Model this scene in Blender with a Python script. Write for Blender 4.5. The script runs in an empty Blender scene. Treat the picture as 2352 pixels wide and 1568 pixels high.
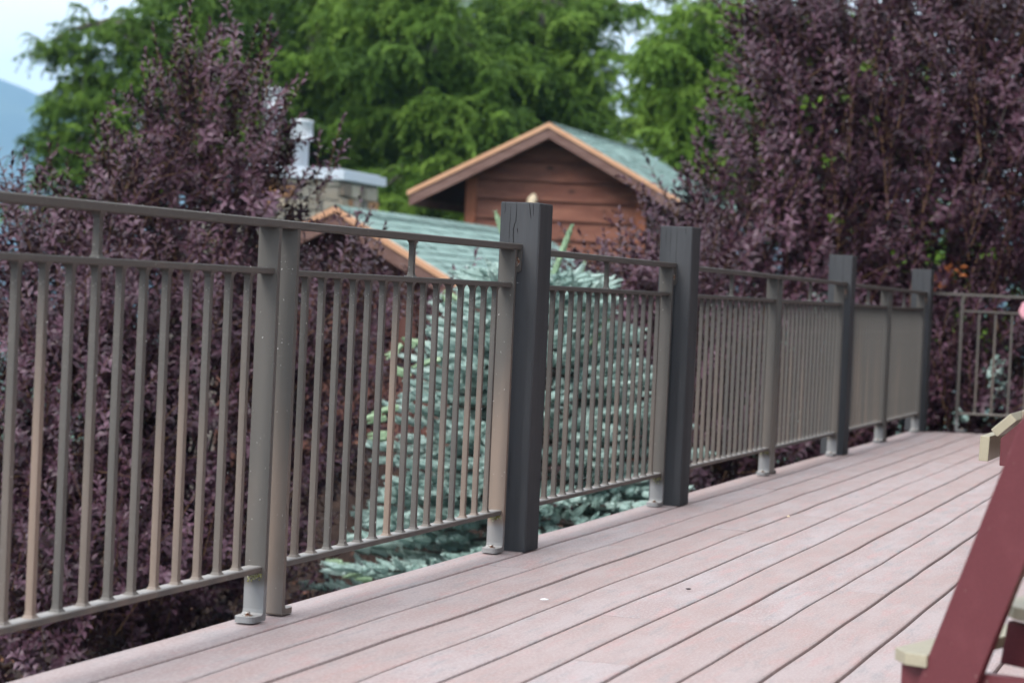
import bpy, bmesh, math, random
import numpy as np
from mathutils import Vector, Matrix

random.seed(7)
RS = np.random.RandomState(11)
S = bpy.context.scene
col = S.collection

# ------------------------------------------------------------------ camera
YAW, PITCH, ROLL, EYE = .3362, .0213, .045, .772
PW, PH, PF = 2352., 1568., 5000.          # picture grid used for measuring the photograph
_cy, _sy = math.cos(YAW), math.sin(YAW)
FW = np.array([-_sy*math.cos(PITCH), _cy*math.cos(PITCH), -math.sin(PITCH)])
_rt = np.array([_cy, _sy, 0.]); _up = np.cross(_rt, FW)
RT = _rt*math.cos(ROLL) + _up*math.sin(ROLL)
UP = -_rt*math.sin(ROLL) + _up*math.cos(ROLL)
CAM = np.array([0., 0., EYE])
cam = bpy.data.cameras.new('camera'); camo = bpy.data.objects.new('camera', cam); col.objects.link(camo)
M3 = Matrix(((RT[0], UP[0], -FW[0]), (RT[1], UP[1], -FW[1]), (RT[2], UP[2], -FW[2])))
camo.matrix_world = Matrix.Translation(Vector(CAM)) @ M3.to_4x4()
cam.sensor_width = 36.; cam.lens = 36.*PF/PW
cam.clip_start = .05; cam.clip_end = 30000.
cam.dof.use_dof = True; cam.dof.focus_distance = 5.9; cam.dof.aperture_fstop = cam.lens/17.
cam.dof.aperture_blades = 7
S.camera = camo

def P(px, py, Z):      # world point seen at (px, py) of the picture grid, Z metres away
    return CAM + (FW + RT*((px-PW/2)/PF) - UP*((py-PH/2)/PF))*Z

# ------------------------------------------------------------------ world, sun, exposure
SUN_EL, SUN_AZ = math.radians(40), math.radians(194)     # azimuth measured from +Y towards +X
w = bpy.data.worlds.new('World'); S.world = w; w.use_nodes = True
nt = w.node_tree; nt.nodes.clear()
def N(t, kind, **kw):
    n = t.nodes.new(kind)
    for k, v in kw.items():
        if k in n.inputs: n.inputs[k].default_value = v
        else: setattr(n, k, v)
    return n
def L(t, a, b): t.links.new(a, b)
def ramp(t, stops, interp='LINEAR'):
    n = t.nodes.new('ShaderNodeValToRGB'); cr = n.color_ramp; cr.interpolation = interp
    while len(cr.elements) < len(stops): cr.elements.new(.5)
    for e, (p, c) in zip(cr.elements, stops):
        e.position = p; e.color = (*c, 1) if len(c) == 3 else c
    return n
out = N(nt, 'ShaderNodeOutputWorld'); bg = N(nt, 'ShaderNodeBackground')
sky = N(nt, 'ShaderNodeTexSky', sky_type='NISHITA', sun_disc=False, sun_elevation=SUN_EL, sun_rotation=SUN_AZ,
        air_density=1.0, dust_density=1.5)
skm = N(nt, 'ShaderNodeVectorMath', operation='SCALE'); skm.inputs['Scale'].default_value = .13
L(nt, sky.outputs[0], skm.inputs[0])
tc = N(nt, 'ShaderNodeTexCoord'); sp = N(nt, 'ShaderNodeSeparateXYZ'); L(nt, tc.outputs['Generated'], sp.inputs[0])
# cloud deck: soft grey white, brighter towards the zenith as overcast skies are
elr = ramp(nt, [(0, (1.70, 1.74, 1.76)), (.06, (1.85, 1.90, 1.92)), (.12, (2.15, 2.15, 2.13)), (.35, (1.80, 1.82, 1.85)), (1, (1.85, 1.88, 1.93))])
L(nt, sp.outputs[2], elr.inputs[0])
mp = N(nt, 'ShaderNodeMapping'); mp.inputs['Scale'].default_value = (1, 1, 2.6); L(nt, tc.outputs['Generated'], mp.inputs[0])
cn = N(nt, 'ShaderNodeTexNoise', Scale=5.0, Detail=5.0, Roughness=.5); L(nt, mp.outputs[0], cn.inputs['Vector'])
cr1 = ramp(nt, [(.30, (.90, .93, .965)), (.62, (1.06, 1.05, 1.04))]); L(nt, cn.outputs[0], cr1.inputs[0])
cm = N(nt, 'ShaderNodeMix', data_type='RGBA', blend_type='MULTIPLY'); cm.inputs[0].default_value = 1.
L(nt, elr.outputs[0], cm.inputs[6]); L(nt, cr1.outputs[0], cm.inputs[7])
mixs = N(nt, 'ShaderNodeMix', data_type='RGBA'); mixs.inputs[0].default_value = .88
L(nt, skm.outputs[0], mixs.inputs[6]); L(nt, cm.outputs[2], mixs.inputs[7])
L(nt, mixs.outputs[2], bg.inputs[0]); bg.inputs[1].default_value = .90
L(nt, bg.outputs[0], out.inputs[0])
sl = bpy.data.lights.new('sun', 'SUN'); so = bpy.data.objects.new('sun', sl); col.objects.link(so)
sl.energy = 3.1; sl.angle = math.radians(24); sl.color = (1., .965, .92)
sd = Vector((math.sin(SUN_AZ)*math.cos(SUN_EL), math.cos(SUN_AZ)*math.cos(SUN_EL), math.sin(SUN_EL)))
so.rotation_euler = sd.to_track_quat('Z', 'Y').to_euler(); so.location = (0, 0, 30)
S.view_settings.view_transform = 'Standard'; S.view_settings.look = 'None'
S.view_settings.exposure = 0.37; S.view_settings.gamma = 1.0; S.view_settings.use_curve_mapping = False

# ------------------------------------------------------------------ helpers
def tag(o, label=None, cat=None, group=None, kind=None):
    if label: o['label'] = label
    if cat: o['category'] = cat
    if group: o['group'] = group
    if kind: o['kind'] = kind
    return o
def empty(name, loc=(0, 0, 0), rz=0., label=None, cat=None, group=None, kind=None):
    o = bpy.data.objects.new(name, None); col.objects.link(o); o.location = loc; o.rotation_euler = (0, 0, rz)
    o.empty_display_size = .1
    return tag(o, label, cat, group, kind)
def link(name, me, parent=None, loc=None, rot=None):
    o = bpy.data.objects.new(name, me); col.objects.link(o)
    if parent is not None: o.parent = parent
    if loc is not None: o.location = loc
    if rot is not None: o.rotation_euler = rot
    return o
def mesh_np(name, V, Q, mats, rnd=None, T=None, smooth=False, mi=None):
    """V verts (n,3); Q quads (m,4); T tris (k,3)"""
    me = bpy.data.meshes.new(name)
    V = np.asarray(V, dtype=np.float32)
    Q = np.zeros((0, 4), int) if Q is None else np.asarray(Q, dtype=np.int32)
    T = np.zeros((0, 3), int) if T is None else np.asarray(T, dtype=np.int32)
    me.vertices.add(len(V)); me.vertices.foreach_set('co', V.ravel())
    nl = Q.size + T.size; me.loops.add(nl); me.polygons.add(len(Q)+len(T))
    me.loops.foreach_set('vertex_index', np.concatenate([Q.ravel(), T.ravel()]).astype(np.int32))
    st = np.concatenate([np.arange(len(Q))*4, len(Q)*4+np.arange(len(T))*3]).astype(np.int32)
    me.polygons.foreach_set('loop_start', st)
    if mi is not None: me.polygons.foreach_set('material_index', np.asarray(mi, dtype=np.int32))
    me.polygons.foreach_set('use_smooth', np.full(len(st), bool(smooth)))
    for m in (mats if isinstance(mats, (list, tuple)) else [mats]): me.materials.append(m)
    if rnd is not None:
        a = me.attributes.new('rnd', 'FLOAT', 'FACE'); a.data.foreach_set('value', np.asarray(rnd, dtype=np.float32))
    me.update(calc_edges=True); me.validate()
    return me
class MB:
    """collects shapes, links them as one mesh"""
    def __init__(s): s.bm = bmesh.new()
    def box(s, x0, x1, y0, y1, z0, z1, m=0, bev=0.):
        vs = [s.bm.verts.new(c) for c in ((x0,y0,z0),(x1,y0,z0),(x1,y1,z0),(x0,y1,z0),(x0,y0,z1),(x1,y0,z1),(x1,y1,z1),(x0,y1,z1))]
        fs = [s.bm.faces.new([vs[i] for i in f]) for f in ((3,2,1,0),(4,5,6,7),(0,1,5,4),(1,2,6,5),(2,3,7,6),(3,0,4,7))]
        for f in fs: f.material_index = m
        if bev > 0:
            es = list({e for f in fs for e in f.edges})
            r = bmesh.ops.bevel(s.bm, geom=es, offset=bev, segments=1, profile=.6, affect='EDGES')
            for f in r['faces']: f.material_index = m
        return s
    def prism(s, pts, ext, m=0):
        """pts: closed polygon of 3D points; ext: extrusion vector"""
        e = Vector(ext); a = [s.bm.verts.new(p) for p in pts]; b = [s.bm.verts.new(Vector(p)+e) for p in pts]
        n = len(pts); fs = [s.bm.faces.new(a[::-1]), s.bm.faces.new(b)]
        for i in range(n): fs.append(s.bm.faces.new([a[i], a[(i+1) % n], b[(i+1) % n], b[i]]))
        for f in fs: f.material_index = m
        return fs
    def lathe(s, prof, c=(0, 0, 0), n=14, m=0, axis='Z'):
        rings = []
        for r, h in prof:
            ring = []
            for i in range(n):
                a = 2*math.pi*i/n; x, y = r*math.cos(a), r*math.sin(a)
                v = (x, y, h) if axis == 'Z' else ((x, h, y) if axis == 'Y' else (h, x, y))
                ring.append(s.bm.verts.new((v[0]+c[0], v[1]+c[1], v[2]+c[2])))
            rings.append(ring)
        for a, b in zip(rings, rings[1:]):
            for i in range(n):
                f = s.bm.faces.new([a[i], a[(i+1) % n], b[(i+1) % n], b[i]]); f.material_index = m; f.smooth = True
        for ring in (rings[0], rings[-1]):
            try: f = s.bm.faces.new(ring); f.material_index = m
            except Exception: pass
        return s
    def build(s, name, mats, parent=None, loc=None, rot=None, smooth=False):
        bmesh.ops.recalc_face_normals(s.bm, faces=s.bm.faces)
        me = bpy.data.meshes.new(name); s.bm.to_mesh(me); s.bm.free()
        for m in (mats if isinstance(mats, (list, tuple)) else [mats]): me.materials.append(m)
        if smooth:
            for p in me.polygons: p.use_smooth = True
        return link(name, me, parent, loc, rot)
def tube(pts, rad, k=5):
    pts = np.asarray(pts, float); n = len(pts); V = []; 
    ref = np.array([.31, .87, .38])
    for i in range(n):
        d = pts[min(i+1, n-1)]-pts[max(i-1, 0)]; d /= (np.linalg.norm(d)+1e-9)
        a = np.cross(d, ref); a /= (np.linalg.norm(a)+1e-9); b = np.cross(d, a)
        for j in range(k):
            t = 2*math.pi*j/k; V.append(pts[i]+(a*math.cos(t)+b*math.sin(t))*rad[i])
    Q = [[i*k+j, i*k+(j+1) % k, (i+1)*k+(j+1) % k, (i+1)*k+j] for i in range(n-1) for j in range(k)]
    return np.array(V), np.array(Q)
def merge(parts):
    V = []; Q = []; off = 0
    for v, q in parts: V.append(v); Q.append(np.asarray(q)+off); off += len(v)
    return np.concatenate(V), np.concatenate(Q)
def frames(D, spin):
    """rotation matrices whose local Z is D (k,3), spun by spin (k,)"""
    D = D/np.linalg.norm(D, axis=1, keepdims=True)
    ref = np.tile(np.array([[0.37, 0.93, .05]]), (len(D), 1))
    A = np.cross(ref, D); A /= np.linalg.norm(A, axis=1, keepdims=True); B = np.cross(D, A)
    c, s_ = np.cos(spin)[:, None], np.sin(spin)[:, None]
    X = A*c+B*s_; Y = -A*s_+B*c
    return np.stack([X, Y, D], axis=2)
def scatter(templates, pos, R, sc, rnd=None):
    """copies of template meshes (V,Q) merged into arrays"""
    k = len(pos); tid = RS.randint(0, len(templates), k); V = []; Q = []; A = []; off = 0
    for ti, tp in enumerate(templates):
        tv, tq = tp[0], tp[1]
        ix = np.where(tid == ti)[0]
        if not len(ix): continue
        v = np.einsum('kij,nj->kni', R[ix], tv)*sc[ix][:, None, None]+pos[ix][:, None, :]
        q = tq[None]+(np.arange(len(ix))*len(tv))[:, None, None]+off
        V.append(v.reshape(-1, 3)); Q.append(q.reshape(-1, 4)); off += len(ix)*len(tv)
        base = (rnd[ix] if rnd is not None else RS.rand(len(ix)))[:, None]
        ta = tp[2][None] if len(tp) > 2 else RS.rand(1, len(tq))
        A.append(np.clip(base*.6+ta*.4+0*tq[None, :, 0], 0, 1).reshape(-1))
    return np.concatenate(V), np.concatenate(Q), np.concatenate(A)

# ------------------------------------------------------------------ materials
def mat(name, color=(.5, .5, .5), rough=.6, spec=.5, metal=0.):
    m = bpy.data.materials.new(name); m.use_nodes = True; t = m.node_tree
    b = t.nodes['Principled BSDF']; b.inputs['Base Color'].default_value = (*color, 1)
    b.inputs['Roughness'].default_value = rough; b.inputs['Specular IOR Level'].default_value = spec
    b.inputs['Metallic'].default_value = metal
    return m, t, b
def mixc(t, fac, a, b, mode='MIX'):
    n = N(t, 'ShaderNodeMix', data_type='RGBA', blend_type=mode)
    for s_, v in ((0, fac), (6, a), (7, b)):
        if hasattr(v, 'is_linked') or hasattr(v, 'links'): L(t, v, n.inputs[s_])
        else: n.inputs[s_].default_value = v if s_ == 0 else (*v, 1)
    return n.outputs[2]
def noise(t, scale, detail=3., rough=.55, stretch=(1, 1, 1), coord='Object', dist=0., offs=None):
    c = N(t, 'ShaderNodeTexCoord'); mpn = N(t, 'ShaderNodeMapping'); mpn.inputs['Scale'].default_value = stretch
    L(t, c.outputs[coord], mpn.inputs[0])
    if offs is not None: L(t, offs, mpn.inputs['Location'])
    n = N(t, 'ShaderNodeTexNoise', Scale=scale, Detail=detail, Roughness=rough, Distortion=dist); L(t, mpn.outputs[0], n.inputs['Vector'])
    return n.outputs[0]
def rr(t, v, lo, hi, a=0., b=1.):
    n = N(t, 'ShaderNodeMapRange', interpolation_type='SMOOTHSTEP'); L(t, v, n.inputs[0])
    n.inputs[1].default_value = lo; n.inputs[2].default_value = hi; n.inputs[3].default_value = a; n.inputs[4].default_value = b
    return n.outputs[0]
def mth(t, op, a, b=0.):
    n = N(t, 'ShaderNodeMath', operation=op)
    for i, v in enumerate((a, b)):
        if hasattr(v, 'links'): L(t, v, n.inputs[i])
        else: n.inputs[i].default_value = v
    return n.outputs[0]
def bump(t, b, h, strength=.3, dist=.01):
    n = N(t, 'ShaderNodeBump', Strength=strength, Distance=dist); L(t, h, n.inputs['Height']); L(t, n.outputs[0], b.inputs['Normal'])
def geopos(t):
    g = N(t, 'ShaderNodeNewGeometry'); s_ = N(t, 'ShaderNodeSeparateXYZ'); L(t, g.outputs['Position'], s_.inputs[0]); return s_
def objrnd(t): return N(t, 'ShaderNodeObjectInfo').outputs['Random']
def facernd(t): return N(t, 'ShaderNodeAttribute', attribute_name='rnd').outputs['Fac']
def rndvec(t, r):
    c = N(t, 'ShaderNodeCombineXYZ'); a = mth(t, 'MULTIPLY', r, 37.); b_ = mth(t, 'MULTIPLY', r, 91.)
    L(t, a, c.inputs[0]); L(t, b_, c.inputs[1]); L(t, a, c.inputs[2]); return c.outputs[0]

# composite deck boards: faded pinkish grey with streaks along the board
m_deck, t, b = mat('deck_composite', rough=.62, spec=.35)
rv = rndvec(t, objrnd(t))
n1 = noise(t, 5, 4, .6, (2.2, .55, 2.2), offs=rv); n2 = noise(t, 16, 5, .65, (2.4, .35, 2), offs=rv); n3 = noise(t, 150, 3, .7, (1.2, .45, 1))
c1 = mixc(t, rr(t, n1, .35, .68), (.350, .262, .255), (.400, .345, .352))
c2 = mixc(t, rr(t, n2, .50, .68, 0, .75), c1, (.255, .260, .275))
n2b = noise(t, 9, 4, .6, (3, .5, 2), offs=rv)
c2 = mixc(t, rr(t, n2b, .52, .70, 0, .60), c2, (.46, .265, .255))
c3 = mixc(t, rr(t, n3, .42, .66, 0, .50), c2, (.55, .49, .50))
c4 = mixc(t, mth(t, 'MULTIPLY', objrnd(t), .48), c3, (.36, .25, .225))
L(t, c4, b.inputs['Base Color'])
bump(t, b, mth(t, 'ADD', n3, mth(t, 'MULTIPLY', n2, 2.)), .25, .002)
m_deckside, t, b = mat('deck_framing_timber', (.10, .075, .065), .8, .2)
n1 = noise(t, 6, 4, .6, (1, 1, 6)); L(t, mixc(t, n1, (.06, .045, .04), (.15, .11, .095)), b.inputs['Base Color'])

# bronze powder-coated railing metal, tan patches growing low down, low tops painted sky-bright
def metal_mat(name, tan=1., dk=1., ft=.85):
    m, t, b = mat(name, rough=.55, spec=.22)
    g = geopos(t); r = objrnd(t); rv = rndvec(t, r)
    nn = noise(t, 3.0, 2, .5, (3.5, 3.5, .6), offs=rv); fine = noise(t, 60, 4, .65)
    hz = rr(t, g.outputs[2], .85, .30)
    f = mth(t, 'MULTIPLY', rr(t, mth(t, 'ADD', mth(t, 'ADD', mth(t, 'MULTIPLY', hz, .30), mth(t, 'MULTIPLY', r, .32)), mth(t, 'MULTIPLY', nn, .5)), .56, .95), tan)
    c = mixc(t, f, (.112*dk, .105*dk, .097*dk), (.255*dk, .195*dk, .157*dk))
    c = mixc(t, rr(t, fine, .6, .8, 0, .35), c, (.26, .24, .22))
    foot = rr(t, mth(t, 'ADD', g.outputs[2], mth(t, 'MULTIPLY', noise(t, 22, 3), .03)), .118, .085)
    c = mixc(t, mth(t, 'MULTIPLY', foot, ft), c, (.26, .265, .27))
    # sky light painted into the colour of low upward faces
    gn = N(t, 'ShaderNodeNewGeometry'); sn = N(t, 'ShaderNodeSeparateXYZ'); L(t, gn.outputs['Normal'], sn.inputs[0])
    low = rr(t, g.outputs[2], .5, .2)
    skylit = mth(t, 'MULTIPLY', rr(t, sn.outputs[2], .5, .9), mth(t, 'MULTIPLY', low, .75))
    c = mixc(t, skylit, c, (.42, .40, .385))
    spk = noise(t, 190, 1, .5); c = mixc(t, rr(t, spk, .77, .80, 0, .6), c, (.6, .6, .57))
    L(t, c, b.inputs['Base Color']); bump(t, b, fine, .12, .002)
    return m
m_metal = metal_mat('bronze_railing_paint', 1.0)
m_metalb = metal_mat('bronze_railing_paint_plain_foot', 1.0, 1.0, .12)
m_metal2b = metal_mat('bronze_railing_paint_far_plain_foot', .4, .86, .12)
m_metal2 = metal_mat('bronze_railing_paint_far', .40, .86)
m_bolt, t, b = mat('weathered_bolt', (.42, .38, .34), .45, .5, .6)
n1 = noise(t, 90, 3); L(t, mixc(t, rr(t, n1, .45, .6), (.50, .49, .46), (.24, .11, .06)), b.inputs['Base Color'])
m_lichen, t, b = mat('lichen', (.30, .30, .10), .9, .1)
L(t, mixc(t, rr(t, facernd(t), .35, .7), (.27, .27, .06), (.42, .43, .34)), b.inputs['Base Color'])
# charcoal painted timber posts
m_post, t, b = mat('charcoal_timber_paint', rough=.75, spec=.10)
rv = rndvec(t, objrnd(t))
gr = noise(t, 26, 5, .7, (3.2, 3.2, .16), offs=rv); gr2 = noise(t, 5, 3, .6, (2, 2, .3), offs=rv)
c = mixc(t, rr(t, gr2, .3, .75), (.050, .053, .058), (.068, .071, .077))
c = mixc(t, rr(t, gr, .60, .75, 0, .35), c, (.13, .13, .135)); L(t, c, b.inputs['Base Color'])
bump(t, b, gr, .55, .004)
m_crack = mat('post_crack', (.006, .006, .006), .9, .1)[0]
m_posttop, t, b = mat('bare_worn_post_top', (.25, .24, .22), .8, .2)
L(t, mixc(t, noise(t, 60, 4), (.12, .12, .12), (.42, .40, .37)), b.inputs['Base Color'])
m_web = mat('white_fluff', (.8, .8, .78), .9, .1)[0]

# foliage
def leaf_mat(name, dark, mid, lite, rough=.45, spec=.5, trans=.0, sheen=0.):
    m, t, b = mat(name, rough=rough, spec=spec)
    r = facernd(t); rp = ramp(t, [(0., dark), (.5, mid), (1., lite)]); L(t, r, rp.inputs[0])
    g = noise(t, 1.1, 2, .5); L(t, mixc(t, rr(t, g, .35, .65, 0, .45), rp.outputs[0], dark), b.inputs['Base Color'])
    if sheen:
        b.inputs['Sheen Weight'].default_value = sheen; b.inputs['Sheen Roughness'].default_value = .4
    if trans:
        tr = N(t, 'ShaderNodeBsdfTranslucent'); L(t, rp.outputs[0], tr.inputs[0]); ms = N(t, 'ShaderNodeMixShader'); ms.inputs[0].default_value = trans
        o = t.nodes['Material Output']; L(t, b.outputs[0], ms.inputs[1]); L(t, tr.outputs[0], ms.inputs[2]); L(t, ms.outputs[0], o.inputs[0])
    return m
m_purple = leaf_mat('purple_leaf', (.028, .010, .018), (.082, .034, .055), (.190, .105, .150), .45, .42)
m_purplestem, t, b = mat('reddish_shoot_bark', (.15, .085, .045), .7, .3)
m_bark, t, b = mat('grey_brown_bark', (.09, .08, .07), .85, .2)
n1 = noise(t, 14, 4, .6, (1, 1, .3)); L(t, mixc(t, n1, (.05, .042, .036), (.17, .155, .14)), b.inputs['Base Color'])
m_cedar = leaf_mat('cedar_foliage', (.022, .050, .010), (.095, .185, .024), (.20, .325, .050), .6, .15, .22)
m_cedar_lite = leaf_mat('light_cedar_foliage', (.045, .095, .014), (.140, .255, .034), (.25, .38, .070), .6, .15, .25)
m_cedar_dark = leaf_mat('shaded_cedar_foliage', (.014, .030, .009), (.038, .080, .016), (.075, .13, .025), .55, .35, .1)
m_spruce = leaf_mat('blue_spruce_needles', (.17, .26, .235), (.37, .505, .465), (.62, .73, .69), .6, .3)
m_sprtip = leaf_mat('fresh_spruce_needles', (.20, .31, .19), (.29, .42, .26), (.40, .52, .34), .6, .3)
m_orange = leaf_mat('withered_orange_leaf', (.16, .05, .02), (.32, .10, .03), (.42, .17, .05), .6, .3)
m_green = leaf_mat('small_green_leaf', (.06, .13, .02), (.13, .24, .03), (.22, .34, .05), .5, .4, .2)
m_litter = leaf_mat('dead_leaf', (.035, .018, .016), (.12, .050, .032), (.30, .13, .07), .7, .3)

# ------------------------------------------------------------------ far setting
# terrain: one sheet to the horizon, falling away to the lake on the left
def th(x, y):
    u = x*RT[0]+y*RT[1]; v = x*FW[0]+y*FW[1]         # right / forward of the view
    d = np.maximum(0, np.hypot(x+2, y-12)-26)
    z = -2.0-.12*np.clip(d, 0, 320) + 0*u
    z = z+.10*np.sin(x*.9+1.3)*np.cos(y*.7)+.06*np.sin(x*2.1)*np.sin(y*1.7+.4)
    z = z+1.45*np.exp(-(((x+7.5)/1.9)**2+((y-18.0)/1.7)**2))
    z = np.where(z < -42., -42., z)
    return z
g1 = np.concatenate([-np.geomspace(4250, 45, 28), np.linspace(-44, 44, 111), np.geomspace(45, 4250, 28)])
GX, GY = np.meshgrid(g1, g1, indexing='ij'); GZ = th(GX, GY)
n = len(g1); idx = np.arange(n*n).reshape(n, n)
Q = np.stack([idx[:-1, :-1], idx[1:, :-1], idx[1:, 1:], idx[:-1, 1:]], -1).reshape(-1, 4)
m_ground, t, b = mat('bark_mulch', rough=.9, spec=.15)
na = noise(t, 9, 6, .7); nb = noise(t, 46, 4, .7)
c = mixc(t, rr(t, nb, .35, .65), (.012, .008, .007), (.045, .026, .020)); c = mixc(t, rr(t, na, .5, .7), c, (.05, .030, .022))
gp = geopos(t); far = rr(t, gp.outputs[2], -4., -9.); c = mixc(t, far, c, (.05, .08, .03))
L(t, c, b.inputs['Base Color']); bump(t, b, nb, .9, .03)
tag(link('ground', mesh_np('ground', np.stack([GX, GY, GZ], -1).reshape(-1, 3), Q, m_ground, smooth=True)), kind='structure')
# lake
m_lake, t, b = mat('lake_water', (.10, .19, .24), .12, .5)
nn = noise(t, .05, 3); bump(t, b, nn, .15, .5)
tag(link('lake', mesh_np('lake', [(-4240, -4240, -40.5), (4240, -4240, -40.5), (4240, 4240, -40.5), (-4240, 4240, -40.5)], [[0, 1, 2, 3]], m_lake)), kind='structure')
# mountains on the far shore
m_mtn, t, b = mat('forested_mountain', (.03, .05, .03), .9, .1)
n1 = noise(t, .006, 5, .6); L(t, mixc(t, rr(t, n1, .4, .6), (.025, .045, .028), (.05, .075, .045)), b.inputs['Base Color'])
az = np.radians(np.linspace(-180, 180, 520)); rows = 20
prof = []
for a in az:
    x_ = math.tan(a)*PF if abs(a) < 1.2 else 9000*math.sin(a)
    h = 434-.41*(x_+1176) if x_ > -1176 else 434+90*math.sin(min(1.5, (-1176-x_)/1400.))
    h = max(h, 170+50*math.sin(a*5+1)) if abs(a) < 1.2 else 260+90*math.sin(a*7+2)
    h += 9*math.sin(x_*.0131+1)+5*math.sin(x_*.047)+3*math.sin(x_*.11+2)
    prof.append(max(90, h))
V = []
for i, a in enumerate(az):
    for j in range(rows):
        f = j/(rows-1); R_ = 3100+900*f
        hh = 44+prof[i]/5000.*R_*math.sin(min(f*1.25, 1)*math.pi/2)*(1-.25*max(0, f-.8)/.2)
        hh += 10*math.sin(i*.9+j*1.7)*math.sin(j*.6)*f*(1-f)-3*(1-f)
        d = np.array([FW[0], FW[1]])*math.cos(a)+np.array([RT[0], RT[1]])*math.sin(a)
        V.append((d[0]*R_, d[1]*R_, -44+(hh if j else 0)))
ix = np.arange(len(az)*rows).reshape(len(az), rows)
Q = np.stack([ix[:-1, :-1], ix[1:, :-1], ix[1:, 1:], ix[:-1, 1:]], -1).reshape(-1, 4)
tag(link('mountain', mesh_np('mountain', V, Q, m_mtn, smooth=True)), kind='structure')
# haze: closed box of even thin air round everything
HZ = MB(); HZ.box(-4300, 4300, -4300, 4300, -46, 480)
m_haze = bpy.data.materials.new('haze_air'); m_haze.use_nodes = True; t = m_haze.node_tree; t.nodes.clear()
o_ = N(t, 'ShaderNodeOutputMaterial'); pv = N(t, 'ShaderNodeVolumePrincipled')
pv.inputs['Color'].default_value = (.38, .67, 1.0, 1); pv.inputs['Density'].default_value = .00030; pv.inputs['Anisotropy'].default_value = 0.
L(t, pv.outputs[0], o_.inputs['Volume'])
tag(HZ.build('haze', m_haze), kind='stuff')

# ------------------------------------------------------------------ deck
deck = empty('deck', (0, 0, 0), kind='structure')
def wob(x, seed):      # smooth wander used for seams and sag
    return (math.sin(x*4.1+seed*1.7)+.6*math.sin(x*8.7+seed*3.1)+.4*math.sin(x*2.3+seed*5.3))/2.
def yend(x): return 14.42+.26*(x+2.2)
joints = {0: [7.9, 11.5], 1: [5.84, 9.08], 2: [6.57, 9.86, 2.9], 3: [7.31, 10.65, 3.6], 4: [8.04, 11.49, 4.4], 5: [8.79, 5.1, 12.3], 6: [4.43, 9.93],
          7: [5.19, 8.9, 12.9], 8: [5.95, 9.7], 9: [6.64, 10.4, 3.0], 10: [7.4, 3.7, 11.1], 11: [8.1, 4.5]}
joints[0] = [6.19, 7.99, 11.59]
rowx = [-2.235, -2.095, -1.951, -1.810, -1.668, -1.523, -1.384, -1.244, -1.106, -.964, -.822]
while rowx[-1] < 3.1: rowx.append(rowx[-1]+.1415)
def seam(i, y):        # lateral wander of seam i
    return .0022*wob(y, i)+.0020*math.sin(y*1.3+i*2.2)
for k in range(len(rowx)-1):
    js = sorted(joints.get(k, [4.2+(k*.74) % 3.6, 7.8+(k*.74) % 3.6, 11.4+(k*.74) % 3.6]))
    xm = (rowx[k]+rowx[k+1])/2; ys = [-1.2]+[j for j in js if j < yend(xm)-.3]+[None]
    for a_, b_ in zip(ys, ys[1:]):
        last = b_ is None
        y0 = a_+.0022; y1 = (yend(xm) if last else b_-.0022)
        ns = max(3, int((y1-y0)/.10)) if k < 14 else max(2, int((y1-y0)/.5))
        V = []; zt = random.uniform(-.0012, .0012); tl = random.uniform(-.0010, .0010)
        for i in range(ns+1):
            y = y0+(y1-y0)*i/ns
            g_ = .0037; xl = rowx[k]+seam(k, y)+g_; xr = rowx[k+1]+seam(k+1, y)-g_
            dzl = zt+.0013*wob(y+k*.1, k*.37); dzr = zt+.0013*wob(y+k*.1+.1, (k+1)*.37)+tl
            if i == ns and last: yl, yr = yend(xl), yend(xr)
            else: yl = yr = y
            r0 = .016 if k == 0 else .0045
            if k == 0: xl = rowx[0]+.004*math.sin(y*1.1)
            top = dzl; pr_ = [(xl, yl, -.026+dzl), (xl, yl, -r0+dzl), (xl+r0*.3, yl, -r0*.3+dzl), (xl+r0*1.2, yl, dzl),
                              (xr-.0065, yr, dzr), (xr-.0018, yr, -.0018+dzr), (xr, yr, -.0065+dzr), (xr, yr, -.026+dzr)]
            V += pr_
        m_ = 8; Qd = [[i*m_+j, i*m_+(j+1) % m_, (i+1)*m_+(j+1) % m_, (i+1)*m_+j] for i in range(ns) for j in range(m_)]
        e0 = [[7, 4, 3, 0], [7, 6, 5, 4], [3, 2, 1, 0]]; o2 = ns*m_
        Qd += e0+[[o2+q for q in f[::-1]] for f in e0]
        me = mesh_np('deck_board', V, Qd, m_deck)
        link('deck_board', me, deck)
f_ = MB(); f_.box(-2.205, -2.165, -1.2, 14.40, -.28, -.030); f_.build('fascia_board', m_deckside, deck)
f_ = MB(); f_.prism([(-2.165, 14.34, -.28), (-2.165, 14.38, -.28), (3.0, 14.38+.26*5.165, -.28), (3.0, 14.34+.26*5.165, -.28)], (0, 0, .25)); f_.build('fascia_board', m_deckside, deck)
for i in range(-2, 36):
    f_ = MB(); f_.box(-2.16, 3.1, i*.406, i*.406+.038, -.22, -.030); f_.build('joist', m_deckside, deck)
for i in range(5):
    f_ = MB(); f_.box(-2.10, -1.96, .5+i*3.4, .64+i*3.4, -2.2, -.285); f_.build('support_post', m_deckside, deck)

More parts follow.
